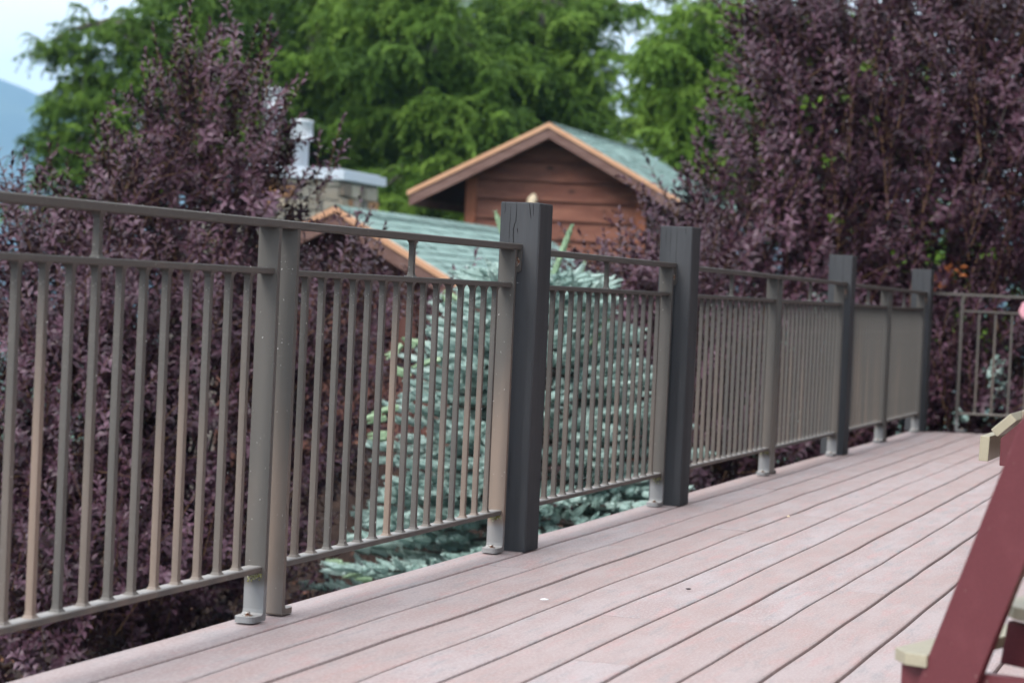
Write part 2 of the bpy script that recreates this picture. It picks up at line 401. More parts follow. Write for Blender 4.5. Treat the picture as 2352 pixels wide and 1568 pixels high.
# ------------------------------------------------------------------ railing
RX = -2.17; BW = .0143
bal_cache = {}
def baluster_mesh(z0, z1):
    k = (round(z0, 3), round(z1, 3))
    if k not in bal_cache:
        h = BW/2; f = h*1.75; c = h*.82
        secs = [(z0, f), (z0+.006, h*1.15), (z0+.014, h), (z1-.014, h), (z1-.006, h*1.2), (z1, f)]
        V = []
        for z, s_ in secs: V += [(-s_, -s_, z), (s_, -s_, z), (s_, s_, z), (-s_, s_, z)]
        Qd = [[i*4+j, i*4+(j+1) % 4, (i+1)*4+(j+1) % 4, (i+1)*4+j] for i in range(5) for j in range(4)]+[[3, 2, 1, 0], [20, 21, 22, 23]]
        bal_cache[k] = [mesh_np('baluster', V, Qd, m) for m in (m_metal, m_metal2)]
    return bal_cache[k]
def flat_post_mesh(facing, mtl, zt):
    """flat bar with a foot bent towards facing (-1 near, +1 far)"""
    mb = MB(); hw = .0254; th_ = .015; s = facing; z0 = .0035
    # profile in (y, z): bar plus foot, small bend radius
    pf = [(0, zt), (0, z0+.004), (s*.003, z0), (s*.066, z0), (s*.066, z0+.014), (s*(th_+.006), z0+.014), (s*(th_+.001), z0+.019), (s*th_, z0+.03), (s*th_, zt)]
    # bar (up to foot)
    mb.prism([(-hw, y, z) for y, z in [(0, zt), (0, z0+.004), (s*.003, z0), (s*(th_+.008), z0), (s*(th_+.008), z0+.014), (s*(th_+.002), z0+.018), (s*th_, z0+.026), (s*th_, zt)]], (2*hw, 0, 0))
    # rounded foot plate
    y0 = s*(th_+.008); y1 = s*.068; r = .016
    pl = [(-hw, y0), (hw, y0)]
    for i in range(5):
        a = i/4*math.pi/2; pl.append((hw-r+r*math.cos(a), y1-s*r+s*r*math.sin(a)))
    for i in range(5):
        a = math.pi/2+i/4*math.pi/2; pl.append((-hw+r+r*math.cos(a), y1-s*r+s*r*math.sin(a)))
    mb.prism([(x, y, z0) for x, y in pl], (0, 0, .014))
    return mb
def rail(name, xa, ya, za, xb, yb, zb, wd, tk, mtl, parent, sway=0.):
    n_ = 8; V = []
    dx, dy = xb-xa, yb-ya; l_ = math.hypot(dx, dy); nx, ny = dy/l_, -dx/l_
    e = .0025
    for i in range(n_+1):
        f = i/n_; s_ = math.sin(f*math.pi)*sway
        cx, cy_, cz = xa+dx*f, ya+dy*f, za+(zb-za)*f+s_
        for (o, z) in ((-wd/2, e), (-wd/2+e, 0), (wd/2-e, 0), (wd/2, e), (wd/2, tk-e), (wd/2-e, tk), (-wd/2+e, tk), (-wd/2, tk-e)):
            V.append((cx+nx*o, cy_+ny*o, cz+z))
    m_ = 8; Qd = [[i*m_+j, i*m_+(j+1) % m_, (i+1)*m_+(j+1) % m_, (i+1)*m_+j] for i in range(n_) for j in range(m_)]
    e0 = [[7, 4, 3, 0], [7, 6, 5, 4], [3, 2, 1, 0]]; o2 = n_*m_; Qd += e0+[[o2+q for q in f[::-1]] for f in e0]
    return link(name, mesh_np(name, V, Qd, mtl), parent)
def lichen(parent, x, y, z, w, h, n_=60):
    V = []; T = []; A = []
    for i in range(n_):
        px, pz = x+RS.uniform(-w/2, w/2), z-abs(RS.normal(0, h*.5)); r_ = RS.uniform(.0009, .0030)
        b0 = len(V); V.append((px, y-.0035*RS.rand()-.001, pz))
        for k in range(5):
            a = k*2*math.pi/5+RS.rand(); V.append((px+r_*math.cos(a), y-.0004, pz+r_*math.sin(a)))
        for k in range(5): T.append((b0, b0+1+k, b0+1+(k+1) % 5)); A.append(RS.rand())
    o = link('lichen', mesh_np('lichen', V, None, m_lichen, rnd=A, T=T), parent); o['kind'] = 'stuff'
bolt_me = None
def anchor(parent, x, y, z, axis='Z'):
    mb = MB()
    if axis == 'Z':
        mb.lathe([(.0125, 0), (.0125, .0018), (.0115, .002)], (0, 0, 0), 16)
        mb.lathe([(.0075, .002), (.0075, .0075), (.006, .0090)], (0, 0, 0), 6)
    else:
        mb.lathe([(.0165, 0), (.0165, -.0022), (.0150, -.0026)], (0, 0, 0), 18, axis='Y')
        mb.lathe([(.0095, -.0026), (.0095, -.0085), (.0075, -.0105)], (0, 0, 0), 6, axis='Y')
    return mb.build('bolt', m_bolt, parent, (x, y, z))

def section(name, label, panels, ztop, near_tab, far_tab, mtl, far=False):
    """panels: list of (y0, y1) bar positions (near face of near bar, near face of far bar)"""
    root = empty(name, (RX, panels[0][0], 0), 0, label, 'railing', 'metal railing sections along the deck')
    ox, oy = RX, panels[0][0]
    ya = near_tab if near_tab is not None else panels[0][0]-.006; yb = far_tab if far_tab is not None else panels[-1][1]+.02
    tt = .0185
    rail('top_rail', 0, ya-oy, ztop[0]-tt, 0, yb-oy, ztop[1]-tt, .050, tt, mtl, root)
    zf = lambda y: ztop[0]+(ztop[1]-ztop[0])*(y-ya)/(yb-ya)-tt
    for tab, s in ((near_tab, 1), (far_tab, -1)):
        if tab is None: continue
        mb = MB(); zt = zf(tab)+.001; r = .010
        pl = [(-.025, zt), (.025, zt)]+[(.025-r+r*math.cos(a), zt-.068+r-r*math.sin(a)) for a in (0, .8, 1.57)]+[(-.025+r-r*math.sin(a), zt-.068+r-r*math.cos(a)) for a in (0, .8, 1.57)]
        mb.prism([(x, 0, z) for x, z in pl], (0, .007*s, 0))
        tb = mb.build('bracket', mtl, root, (0, tab-oy+(-.0005 if s > 0 else .0005)*-s, 0)); anchor(tb, 0.004, (-.001 if s < 0 else .011)-(.007 if s < 0 else 0), zt-.036, 'Y')
        if s > 0: pass
    for (y0, y1) in panels:
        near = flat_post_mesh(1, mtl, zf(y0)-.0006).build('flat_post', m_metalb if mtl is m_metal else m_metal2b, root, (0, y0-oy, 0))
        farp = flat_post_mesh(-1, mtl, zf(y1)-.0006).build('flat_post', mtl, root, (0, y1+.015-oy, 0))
        anchor(farp, 0.0, -.044, .0175); anchor(near, 0.0, .044, .0175)
        # rails butt between the bars
        a, b_ = y0+.0152, y1-.0002
        rail('middle_rail', 0, a-oy, .793, 0, b_-oy, .795, .036, .0145, mtl, root)
        rail('bottom_rail', 0, a-oy, .1135, 0, b_-oy, .1135, .036, .0150, mtl, root)
        nb_ = max(3, int(round((b_-a)/.0965))-1); st = (b_-a)/(nb_+1)
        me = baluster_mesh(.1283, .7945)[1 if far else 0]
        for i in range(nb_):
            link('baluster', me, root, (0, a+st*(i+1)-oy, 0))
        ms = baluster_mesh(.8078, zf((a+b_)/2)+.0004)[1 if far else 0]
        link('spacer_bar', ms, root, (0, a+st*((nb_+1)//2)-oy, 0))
        if y1 < 10: lichen(root, 0, y1-oy, .112, .036, .016, 90 if y1 < 5 else 60)
    return root
wy = [6.197, 7.997, 11.45, 14.321]; wx = [-2.095, -2.091, -2.125, -2.127]
wy[2] = 11.50
wlab = ['dark charcoal wooden post with a long split, nearest and tallest in the railing',
        'dark charcoal wooden post standing second in line with a straight hairline crack',
        'dark charcoal wooden post third in line, in front of the purple shrub',
        'dark charcoal wooden post at the far deck corner where the railing turns']
wt = [1.052, 1.060, 1.063, 1.060]
section('railing_section', 'long near railing section running off the left edge to the nearest wooden post',
        [(2.96, 4.500), (4.600, 6.133)], (.914, .9265), None, 6.196, m_metal)
section('railing_section', 'single railing panel between the nearest and second wooden posts, in front of the blue spruce',
        [(6.375, 7.935)], (.918, .921), 6.197+.1275, 7.996, m_metal2, True)
section('railing_section', 'double railing section between the second and third wooden posts',
        [(8.19, 9.775), (9.875, 11.39)], (.918, .921), 7.997+.1275, 11.499, m_metal2, True)
section('railing_section', 'double railing section between the third post and the far corner post',
        [(11.69, 12.83), (12.93, 14.205)], (.918, .916), 11.5+.1275, 14.320, m_metal2, True)
# railing across the far end of the deck
D2 = (math.cos(math.radians(15)), math.sin(math.radians(15)))
root = empty('railing_section', (-2.06, 14.56, 0), math.radians(15)-math.pi/2, 'thin railing section across the far end of the deck, seen face on', 'railing', 'metal railing sections along the deck')
rail('top_rail', 0, -.10, .898, 0, 3.2, .898, .050, .0185, m_metal2, root)
for (y0, y1) in ((.10, 1.62), (1.73, 3.1)):
    for yy, s in ((y0, 1), (y1, -1)):
        fp = flat_post_mesh(s, m_metal2, .8975).build('flat_post', m_metal2, root, (0, yy+(0 if s > 0 else .015), 0)); anchor(fp, 0, .044*s, .0175)
    a, b_ = y0+.0152, y1-.0002
    rail('middle_rail', 0, a, .793, 0, b_, .793, .036, .0145, m_metal2, root)
    rail('bottom_rail', 0, a, .1135, 0, b_, .1135, .036, .015, m_metal2, root)
    nb_ = int(round((b_-a)/.108))-1; st = (b_-a)/(nb_+1)
    for i in range(nb_): link('baluster', baluster_mesh(.1283, .7935)[1], root, (0, a+st*(i+1), 0))
    link('spacer_bar', baluster_mesh(.8078, .8983)[1], root, (0, a+st*((nb_+1)//2), 0))

# wooden posts
def crack(points, wd):
    V = []; Qd = []
    for i, (x, z) in enumerate(points):
        w_ = wd*(.35+.65*math.sin(math.pi*min(1, (i+.6)/(len(points)))))
        V += [(x-w_/2, -.0006, z), (x+w_/2, -.0006, z)]
    for i in range(len(points)-1): Qd.append([i*2, i*2+1, i*2+3, i*2+2])
    return V, Qd
for k in range(4):
    root = empty('wooden_post', (wx[k]-.0635, wy[k]+.0635, 0), 0, wlab[k], 'post', 'wooden posts between the railing sections')
    mb = MB(); h = .0635; r = .0045; zt = wt[k]; zb = .002 if k else .001
    prof8 = [(-h+r, -h), (h-r, -h), (h, -h+r), (h, h-r), (h-r, h), (-h+r, h), (-h, h-r), (-h, -h+r)]
    rings = []
    nz = 12
    for i in range(nz+1):
        z = zb+(zt-.004-zb)*i/nz; rings.append([mb.bm.verts.new((x+.0008*math.sin(z*7+k+j), y+.0006*math.sin(z*9+k*2+j), z)) for j, (x, y) in enumerate(prof8)])
    zoff = [.0, .0, -.001, .0, .0005, 0, 0, 0]
    rings.append([mb.bm.verts.new((x*.965, y*.965, zt+zoff[j])) for j, (x, y) in enumerate(prof8)])
    for a, b_ in zip(rings, rings[1:]):
        for j in range(8): mb.bm.faces.new([a[j], a[(j+1) % 8], b_[(j+1) % 8], b_[j]])
    mb.bm.faces.new(rings[0][::-1]); f = mb.bm.faces.new(rings[-1]); f.material_index = 0
    body = mb.build('post_timber', [m_post, m_posttop], root)
    # splits in the near face
    if k == 0:
        lines = [([(-.012, zt), (-.011, zt-.03), (-.012, zt-.055), (-.019, zt-.080), (-.0185, zt-.10), (-.016, zt-.12), (-.018, zt-.145)], .0022),
                 ([(-.030, zt-.012), (-.030, zt-.05), (-.032, zt-.09), (-.030, zt-.13)], .0010),
                 ([(-.048, zt), (-.047, zt-.02), (-.049, zt-.035)], .0010),
                 ([(.028, zt), (.033, zt-.028), (.036, zt-.048)], .0024), ([(.040, zt), (.042, zt-.018), (.043, zt-.040)], .0018),
                 ([(-.006, zt-.078), (-.0055, zt-.092)], .0022),
                 ([(-.002, .83), (-.003, .76), (-.005, .66), (-.009, .55), (-.013, .45), (-.017, .34)], .0020),
                 ([(-.028, .40), (-.031, .34), (-.030, .28)], .0012), ([(.004, .30), (.003, .22), (.005, .16)], .0012), ([(-.012, .16), (-.013, .07)], .0014)]
    elif k == 1:
        lines = [([(.002, zt), (.003, .95), (.004, .80), (.003, .60), (.001, .40), (.004, .25)], .0016), ([(-.022, zt), (-.020, .93)], .001), ([(-.040, zt-.01), (-.039, .98)], .001), ([(.036, zt), (.037, zt-.03)], .0014)]
    else:
        lines = [([(.012, zt), (.013, .96), (.013, .80)], .0016), ([(-.03, zt), (-.03, .98)], .001), ([(.0, .62), (.001, .35), (.003, .1)], .0016)]
    VV = []; QQ = []
    for pts, wd in lines:
        den = []
        for (x0, z0), (x1, z1) in zip(pts, pts[1:]):
            for q in range(4): den.append((x0+(x1-x0)*q/4+random.uniform(-.0006, .0006), z0+(z1-z0)*q/4))
        den.append(pts[-1]); v, q = crack(den, wd); o_n = len(VV); VV += [(a, b0-h, c) for a, b0, c in v]; QQ += [[i+o_n for i in f] for f in q]
    o = link('crack', mesh_np('crack', VV, QQ, m_crack), body)
# tiny bits of white fluff and cobweb stuck to the metal
V = []; T = []
for i in range(300):
    y = 3.4+RS.rand()**1.4*8; 
    if RS.rand() < .35: z = RS.choice([.8085, .9285-.010]); x = RX+RS.uniform(-.02, .02)
    else: z = RS.uniform(.14, .88); x = RX+.009; y = round(y/.096)*.096+RS.uniform(-.004, .004)
    if RS.rand() < .3: y = RS.choice([4.4985, 4.5985, 6.1325, 6.1935]); x = RX+RS.uniform(-.022, .022)
    r_ = RS.uniform(.0008, .0022); b0 = len(V); a = RS.rand(3)*2-1; a2 = RS.rand(3)*2-1
    V += [(x, y-.001, z), (x+a[0]*r_, y-.0015+a[1]*.0005, z+r_*1.8), (x+a2[0]*r_*1.5, y-.0025, z-r_*.8)]; T.append((b0, b0+1, b0+2))
tag(link('fluff_specks', mesh_np('fluff_specks', V, None, m_web, T=T)), 'tiny white specks of seed fluff and cobweb clinging to the railing bars', 'seed fluff', kind='stuff')
# crumbs on the deck
def crumb(name, x, y, r, mt, label, el=1.):
    mb = MB(); mb.lathe([(r*.5, 0), (r, r*.5), (r*.8, r*1.1), (r*.2, r*1.4)], (0, 0, 0), 7)
    o = mb.build(name, mt, None, (x, y, .0035)); o.scale = (el, 1, .7); o.rotation_euler = (0, 0, .6); tag(o, label, 'debris')
m_seed = mat('cream_seed', (.75, .62, .42), .6, .3)[0]; m_twigd = mat('dark_bit', (.03, .025, .03), .8, .2)[0]; m_white = mat('white_fleck', (.85, .88, .9), .4, .5)[0]
def Gd(px, py): 
    d = FW+RT*((px-PW/2)/PF)-UP*((py-PH/2)/PF); q = CAM+d*(-EYE/d[2]); return q
q = Gd(1811, 1189); crumb('seed', q[0], q[1], .006, m_seed, 'tiny cream seed lying on a deck board seam beyond the middle of the deck')
q = Gd(1581, 1356); crumb('twig_bit', q[0], q[1], .004, m_twigd, 'tiny black twig fragment lying on a deck board', 2.2)
q = Gd(1250, 1381); crumb('white_fleck', q[0], q[1], .005, m_white, 'tiny shiny white fleck on the deck boards below the nearest wooden post', 2.5)

# ------------------------------------------------------------------ chairs
def plastic(name, base, dk):
    m, t, b = mat(name, rough=.42, spec=.4)
    n1 = noise(t, 240, 3, .7); n2 = noise(t, 14, 4, .6)
    c = mixc(t, rr(t, n1, .4, .65, 0, .55), base, dk); c = mixc(t, rr(t, n2, .45, .7, 0, .35), c, tuple(min(1, v*1.25+.01) for v in base))
    sp_ = noise(t, 110, 2, .5); c = mixc(t, rr(t, sp_, .73, .76, 0, .6), c, (.4, .36, .3))
    L(t, c, b.inputs['Base Color']); bump(t, b, n1, .2, .001); return m
m_maroon = plastic('maroon_plastic_lumber', (.115, .026, .032), (.080, .018, .022))
m_tan = plastic('tan_plastic_lumber', (.34, .31, .225), (.29, .265, .19))
m_cap = mat('white_bolt_cap', (.8, .82, .83), .35, .5)[0]
m_rose = mat('highlit_rose_plastic', (.55, .28, .32), .4, .4)[0]  # maroon armrest with its pink highlight painted as base colour
def oriented(root_loc, ang, name, label):
    return empty(name, root_loc, ang, label, 'chair')
def plank(parent, name, pts, thick, mt, bev=.003, y0=0.):
    """outline in (x, z), thickness along +y from y0"""
    mb = MB(); fs = mb.prism([(x, y0, z) for x, z in pts], (0, thick, 0))
    es = list({e for f in fs for e in f.edges})
    bmesh.ops.bevel(mb.bm, geom=es, offset=bev, segments=2, profile=.6, affect='EDGES')
    return mb.build(name, mt, parent)
def slat(parent, name, cx, cz, wd, tk, y0, y1, tilt, mt, cham=0.):
    """board across the chair (along y); wd along its tilt in x/z"""
    ca, sa = math.cos(tilt), math.sin(tilt); mb = MB()
    c = cham; pl = [(-wd/2, y0+c), (-wd/2+c, y0), (wd/2, y0), (wd/2, y1), (-wd/2+c, y1), (-wd/2, y1-c)] if c else [(-wd/2, y0), (wd/2, y0), (wd/2, y1), (-wd/2, y1)]
    fs = mb.prism([(x*ca-(-tk/2)*sa*-1+cx, y, x*sa-tk/2*ca+cz) for x, y in pl], (-sa*tk, 0, ca*tk))
    es = list({e for f in fs for e in f.edges})
    bmesh.ops.bevel(mb.bm, geom=es, offset=.0025, segments=2, profile=.6, affect='EDGES')
    return mb.build(name, mt, parent)
def cap(parent, x, y, z, r=.012):
    mb = MB(); mb.lathe([(r, 0), (r, -.003), (r*.8, -.006), (r*.3, -.0075)], (0, 0, 0), 16, axis='Y'); return mb.build('bolt_cap', m_cap, parent, (x, y, z), smooth=True)
# near chair: local +x points to the chair's back, +y across its width away from the camera
fwh = np.array([FW[0], FW[1], 0]); fwh /= np.linalg.norm(fwh); rth = np.array([_cy, _sy, 0.])
th36 = math.radians(36)
Dv = rth*math.sin(th36)+fwh*math.cos(th36); Bv = rth*math.cos(th36)-fwh*math.sin(th36)
angA = math.atan2(Bv[1], Bv[0])
pA = P(2218, 1458, 3.5)
cA = oriented((pA[0], pA[1], 0), angA, 'patio_chair', 'maroon and tan slatted plastic patio chair cut off at the lower right corner')
zA = pA[2]
sl_ = 1/math.tan(math.radians(70.5))       # horizontal run per metre of height of the slanted leg
def leg_pts(w_, z0, z1):
    f = lambda z: (z-zA)*sl_
    return [(f(z0)-w_/2, z0), (f(z0)+w_/2, z0), (f(z1)+w_/2, z1), (f(z1)-w_/2, z1)]
plank(cA, 'leg', leg_pts(.098, 0.002, .775), .022, m_maroon)
plank(cA, 'leg', leg_pts(.098, 0.002, .775), .022, m_maroon, y0=.60)
lg = cap(cA, .100, -.0002, .563, .0105)
# low front slat and the rails that carry it
slat(cA, 'footrest_slat', -.100, .2085, .074, .021, -.006, .470, 0, m_tan, .036)
plank(cA, 'side_rail', [(-.122, .02), (-.122, .1975), (.12, .1975), (.62, .15), (.62, .02)], .022, m_maroon, y0=.0245)
plank(cA, 'side_rail', [(-.122, .02), (-.122, .1975), (.12, .1975), (.62, .15), (.62, .02)], .022, m_maroon, y0=.545)
cap(cA, -.078, .0240, .166, .0065)
for i in range(5):
    slat(cA, 'seat_slat', .040+i*.092, .290-.012*i, .082, .021, .100, .58, -.10, m_tan, .036 if i == 0 else 0)
plank(cA, 'seat_rail', [(.005, .20), (.015, .272), (.60, .205), (.60, .155)], .022, m_maroon, y0=.130)
plank(cA, 'seat_rail', [(.005, .20), (.015, .272), (.60, .205), (.60, .155)], .022, m_maroon, y0=.520)
plank(cA, 'stretcher', [(.10, .075), (.10, .14), (.14, .14), (.14, .075)], .48, m_maroon, y0=.048)
for i in range(5):
    plank(cA, 'back_slat', [(.66, .22), (.69, .22), (.99, .93), (.96, .95)], .095, m_tan if i % 2 else m_maroon, y0=.05+i*.105)
tipA = P(2338, 716, 3.42)-np.array([pA[0], pA[1], 0]); ax_, ay_ = float(tipA @ Bv), float(tipA @ Dv)
for yy in (ay_, ay_+.60):
    plank(cA, 'armrest', [(ax_, tipA[2]+.001), (ax_+.006, tipA[2]+.016), (ax_+.72, tipA[2]+.016), (ax_+.72, tipA[2]-.010), (ax_+.006, tipA[2]-.010)], .11, m_rose, bev=.004, y0=yy)
# far chair, mostly hidden behind the near one
Zb = 6.9; pB = P(2281, 1060, Zb)
thB = math.radians(70); Dv2 = rth*math.sin(math.radians(20))+fwh*math.cos(math.radians(20)); Bv2 = np.array([Dv2[1], -Dv2[0], 0])
angB = math.atan2(Bv2[1], Bv2[0])
cB = oriented((pB[0], pB[1], 0), angB, 'patio_chair', 'low maroon chair with tan curved-front seat slats, half hidden behind the slanted leg')
zb = pB[2]
slat(cB, 'seat_slat', .000, zb+.040, .080, .030, 0, .56, math.radians(88), m_tan)
slat(cB, 'seat_slat', .048, zb+.118, .080, .030, 0, .56, math.radians(43), m_tan)
slat(cB, 'seat_slat', .128, zb+.158, .080, .030, 0, .56, math.radians(8), m_tan)
for i in range(4): slat(cB, 'seat_slat', .218+i*.09, zb+.155-.016*i, .080, .026, 0, .56, math.radians(-10), m_tan)
for yy in (.012, .526):
    plank(cB, 'side_rail', [(.018, zb-.012), (.018, zb+.075), (.045, zb+.100), (.085, zb+.138), (.60, zb+.105), (.82, .06), (.76, .06), (.50, zb-.02)], .022, m_maroon, y0=yy)
    plank(cB, 'leg', [(.17, .0025), (.17, .66), (.25, .66), (.25, .0025)], .022, m_maroon, y0=yy-.026 if yy < .1 else yy+.026)
for i in range(5): plank(cB, 'back_slat', [(.56, .30), (.585, .30), (.86, 1.0), (.835, 1.0)], .09, m_maroon if i % 2 else m_tan, y0=.05+i*.10)
for yy in (-.05, .51): plank(cB, 'armrest', [(.10, .665), (.10, .688), (.74, .688), (.74, .665)], .11, m_maroon, y0=yy)
# ------------------------------------------------------------------ houses
def wood_mat(name, a, b_, knots=True, stretch=(.25, 1, 2.5), sc=4.):
    m, t, b = mat(name, rough=.6, spec=.35)
    r = objrnd(t); rv = rndvec(t, r)
    n1 = noise(t, sc, 4, .6, stretch, offs=rv); n2 = noise(t, sc*6, 4, .6, stretch, offs=rv)
    c = mixc(t, rr(t, n1, .35, .7), a, b_); c = mixc(t, rr(t, n2, .5, .75, 0, .4), c, tuple(v*.5 for v in a))
    if knots:
        cc = N(t, 'ShaderNodeTexCoord'); mp_ = N(t, 'ShaderNodeMapping'); mp_.inputs['Scale'].default_value = (2.0, 2.0, 3.6); L(t, cc.outputs['Object'], mp_.inputs[0]); L(t, rv, mp_.inputs['Location'])
        vo = N(t, 'ShaderNodeTexVoronoi', Scale=1.0); L(t, mp_.outputs[0], vo.inputs['Vector'])
        c = mixc(t, rr(t, vo.outputs['Distance'], .16, .06, 0, .8), c, tuple(v*.22 for v in a))
    L(t, c, b.inputs['Base Color']); bump(t, b, n2, .25, .01); return m
m_siding = wood_mat('stained_cedar_siding', (.145, .050, .031), (.235, .095, .060))
m_trimw = wood_mat('stained_corner_trim', (.26, .09, .045), (.34, .13, .07), False, (1, 1, .3))
m_batten = wood_mat('stained_vertical_siding', (.10, .040, .032), (.155, .066, .050), False, (1, 1, .2))
m_fasc = wood_mat('brown_fascia', (.14, .075, .062), (.20, .12, .10), False)
m_orangetrim, t, b = mat('orange_cedar_edge', (.52, .25, .115), .5, .4)
L(t, mixc(t, noise(t, 3, 4), (.52, .26, .14), (.66, .40, .25)), b.inputs['Base Color'])
m_shingle, t, b = mat('green_asphalt_shingle', rough=.85, spec=.25)
rf = facernd(t); nn = noise(t, 7, 4, .65); rp = ramp(t, [(0, (.18, .26, .24)), (.5, (.235, .34, .315)), (1, (.30, .415, .39))]); L(t, rf, rp.inputs[0])
L(t, mixc(t, rr(t, nn, .4, .7, 0, .35), rp.outputs[0], (.14, .26, .23)), b.inputs['Base Color']); bump(t, b, noise(t, 120, 2), .5, .01)
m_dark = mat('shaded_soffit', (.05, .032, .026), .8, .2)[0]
m_flash = mat('galvanised_flashing', (.55, .60, .66), .4, .5, .3)[0]
m_mortar = mat('mortar', (.23, .21, .19), .9, .1)[0]

A6 = math.radians(5); A18 = math.radians(18)
XH = rth*math.cos(A6)+fwh*math.sin(A6); YH = rth*math.sin(A18)+fwh*math.cos(A18)
def hp(o, u, v, z): q = o+XH*u+YH*v; return Vector((q[0], q[1], z))
house = empty('wooden_house', tuple(P(1246, 900, 30)*np.array([1, 1, 0])+np.array([0, 0, -2.2])), 0,
              'brown cedar-sided cabin with green shingle gable roofs and orange trimmed eaves beyond the railing', 'house')
HO = np.array(house.location)
def hbuild(mb, name, mats, parent=None):
    par = parent or house
    o = mb.build(name, mats, par)
    # geometry is written in world coordinates: shift it to the parent's origin
    base = house.location + (Vector(par.location) if par is not house else Vector((0, 0, 0)))
    o.data.transform(Matrix.Translation(-base)); return o
def gable(o, apex_z, uL, zL, uR, zR, L_, over, wallu, wallz0, kind):
    """o: point below the apex on the front gable plane (x, y); returns nothing, builds roof + walls"""
    rt_ = .05
    # shingle slopes: one course after another, staggered tabs with slightly different tones
    for side, (ue, ze) in enumerate(((uL, zL), (uR, zR))):
        mb = MB(); tk = .07; ext = 0.
        a, b_, c, d = hp(o, 0, 0, apex_z), hp(o, ue, 0, ze), hp(o, ue, L_, ze), hp(o, 0, L_, apex_z)
        fs = mb.prism([a, b_, c, d], (0, 0, -tk)); roof = hbuild(mb, 'roof', m_dark)
        ln = math.hypot(ue, apex_z-ze); nrow = int(ln/.14)
        nrm = Vector((b_-a).cross(d-a)).normalized(); nrm = nrm if nrm.z > 0 else -nrm
        for r_ in range(nrow):
            f0, f1 = r_/nrow, (r_+1)/nrow
            VV = []; QQ = []; AA = []; v = -.03; 
            while v < L_+.03:
                wv = min(random.uniform(.14, .36), L_+.03-v+.001); th_ = random.choice((.010, .016, .022))
                dd = random.uniform(0, .012)
                p0 = a+(b_-a)*f0+(d-a)*(v/L_); p1 = a+(b_-a)*f1+(d-a)*(v/L_)+(b_-a).normalized()*dd
                q0 = a+(b_-a)*f0+(d-a)*((v+wv-.006)/L_); q1 = p1+(q0-p0)
                i0 = len(VV)
                for pt, hgt in ((p0, .004), (p1, th_), (q1, th_), (q0, .004)): VV.append(pt+nrm*hgt-house.location)
                for pt in (p1, q1): VV.append(pt-house.location+nrm*.001)
                QQ += [[i0, i0+1, i0+2, i0+3], [i0+1, i0+4, i0+5, i0+2]]; tone = min(1, max(0, random.gauss(.5, .13))); AA += [tone, tone*.5]
                v += wv
            link('shingle_course', mesh_np('shingle_course', [tuple(x) for x in VV], QQ, m_shingle, rnd=AA), roof)
    # ridge cap
    mb = MB()
    for i in range(int(L_/.25)):
        v0 = i*.25-.02; p0, p1 = hp(o, 0, v0, apex_z+.022+.010), hp(o, 0, v0+.25, apex_z+.022)
        for sgn, (ue, ze) in ((-1, (uL, zL)), (1, (uR, zR))):
            s_ = (ze-apex_z)/abs(ue); q0, q1 = hp(o, sgn*.11, v0, apex_z+.034+s_*.11), hp(o, sgn*.11, v0+.25, apex_z+.024+s_*.11)
            vs = [mb.bm.verts.new(x) for x in ((p0, p1, q1, q0) if sgn > 0 else (p0, q0, q1, p1))]; mb.bm.faces.new(vs)
    o_r = hbuild(mb, 'ridge_cap', m_shingle)
    at = o_r.data.attributes.new('rnd', 'FLOAT', 'FACE'); at.data.foreach_set('value', [random.uniform(.25, .9) for _ in o_r.data.polygons])
    # rake boards on the front: brown fascia under an orange edge
    for (ue, ze) in ((uL, zL), (uR, zR)):
        mb = MB(); f_y = -.05
        mb.prism([hp(o, 0, f_y, apex_z-.055), hp(o, ue, f_y, ze-.055), hp(o, ue, f_y, ze-.20), hp(o, 0, f_y, apex_z-.20)], tuple(YH*.045)); hbuild(mb, 'rake_board', m_fasc)
        mb = MB()
        mb.prism([hp(o, 0, f_y-.025, apex_z+.010), hp(o, ue*1.012, f_y-.025, ze+.004), hp(o, ue*1.012, f_y-.025, ze-.058), hp(o, 0, f_y-.025, apex_z-.053)], tuple(YH*.075)); hbuild(mb, 'rake_trim', m_orangetrim)
        mb = MB(); s_ = (ze-apex_z)/abs(ue)
        mb.prism([hp(o, ue, .04, ze-.075), hp(o, ue, .04, ze-.19), hp(o, ue, L_-.02, ze-.19), hp(o, ue, L_-.02, ze-.075)], tuple(XH*(-.03 if ue > 0 else .03))); hbuild(mb, 'eave_board', m_fasc)
    # walls
    def roofz(u): return apex_z-.09+((zR-apex_z)/uR*u if u > 0 else (zL-apex_z)/uL*u)
    u0, u1 = wallu
    if kind == 'h':
        bh = .27; z = 2.63-9*.27
        while z < apex_z-.2:
            za, zb_ = z+.014, z+bh+.002
            pts = []
            # clip board by roof slopes
            def span(zz):
                l = u0; r = u1
                if roofz(l) < zz: l = -(apex_z-.09-zz)/abs((zL-apex_z)/uL) 
                if roofz(r) < zz: r = (apex_z-.09-zz)/abs((zR-apex_z)/uR)
                return l, r
            zt_ = min(zb_, apex_z-.12); la, ra = span(za); lb, rb = span(zt_)
            if ra-la > .1:
                mb = MB(); v = over
                mb.bm.verts.ensure_lookup_table()
                f = [hp(o, la, v-.050, za), hp(o, ra, v-.050, za), hp(o, rb, v-.006, zt_), hp(o, lb, v-.006, zt_)]
                bk = [hp(o, la, v+.02, za), hp(o, ra, v+.02, za), hp(o, rb, v+.02, zt_), hp(o, lb, v+.02, zt_)]
                vs = [mb.bm.verts.new(x) for x in f+bk]
                for q in ((0, 1, 2, 3), (4, 5, 6, 7), (0, 1, 5, 4), (1, 2, 6, 5), (2, 3, 7, 6), (3, 0, 4, 7)): mb.bm.faces.new([vs[i] for i in q])
                hbuild(mb, 'siding_board', m_siding)
            z += bh
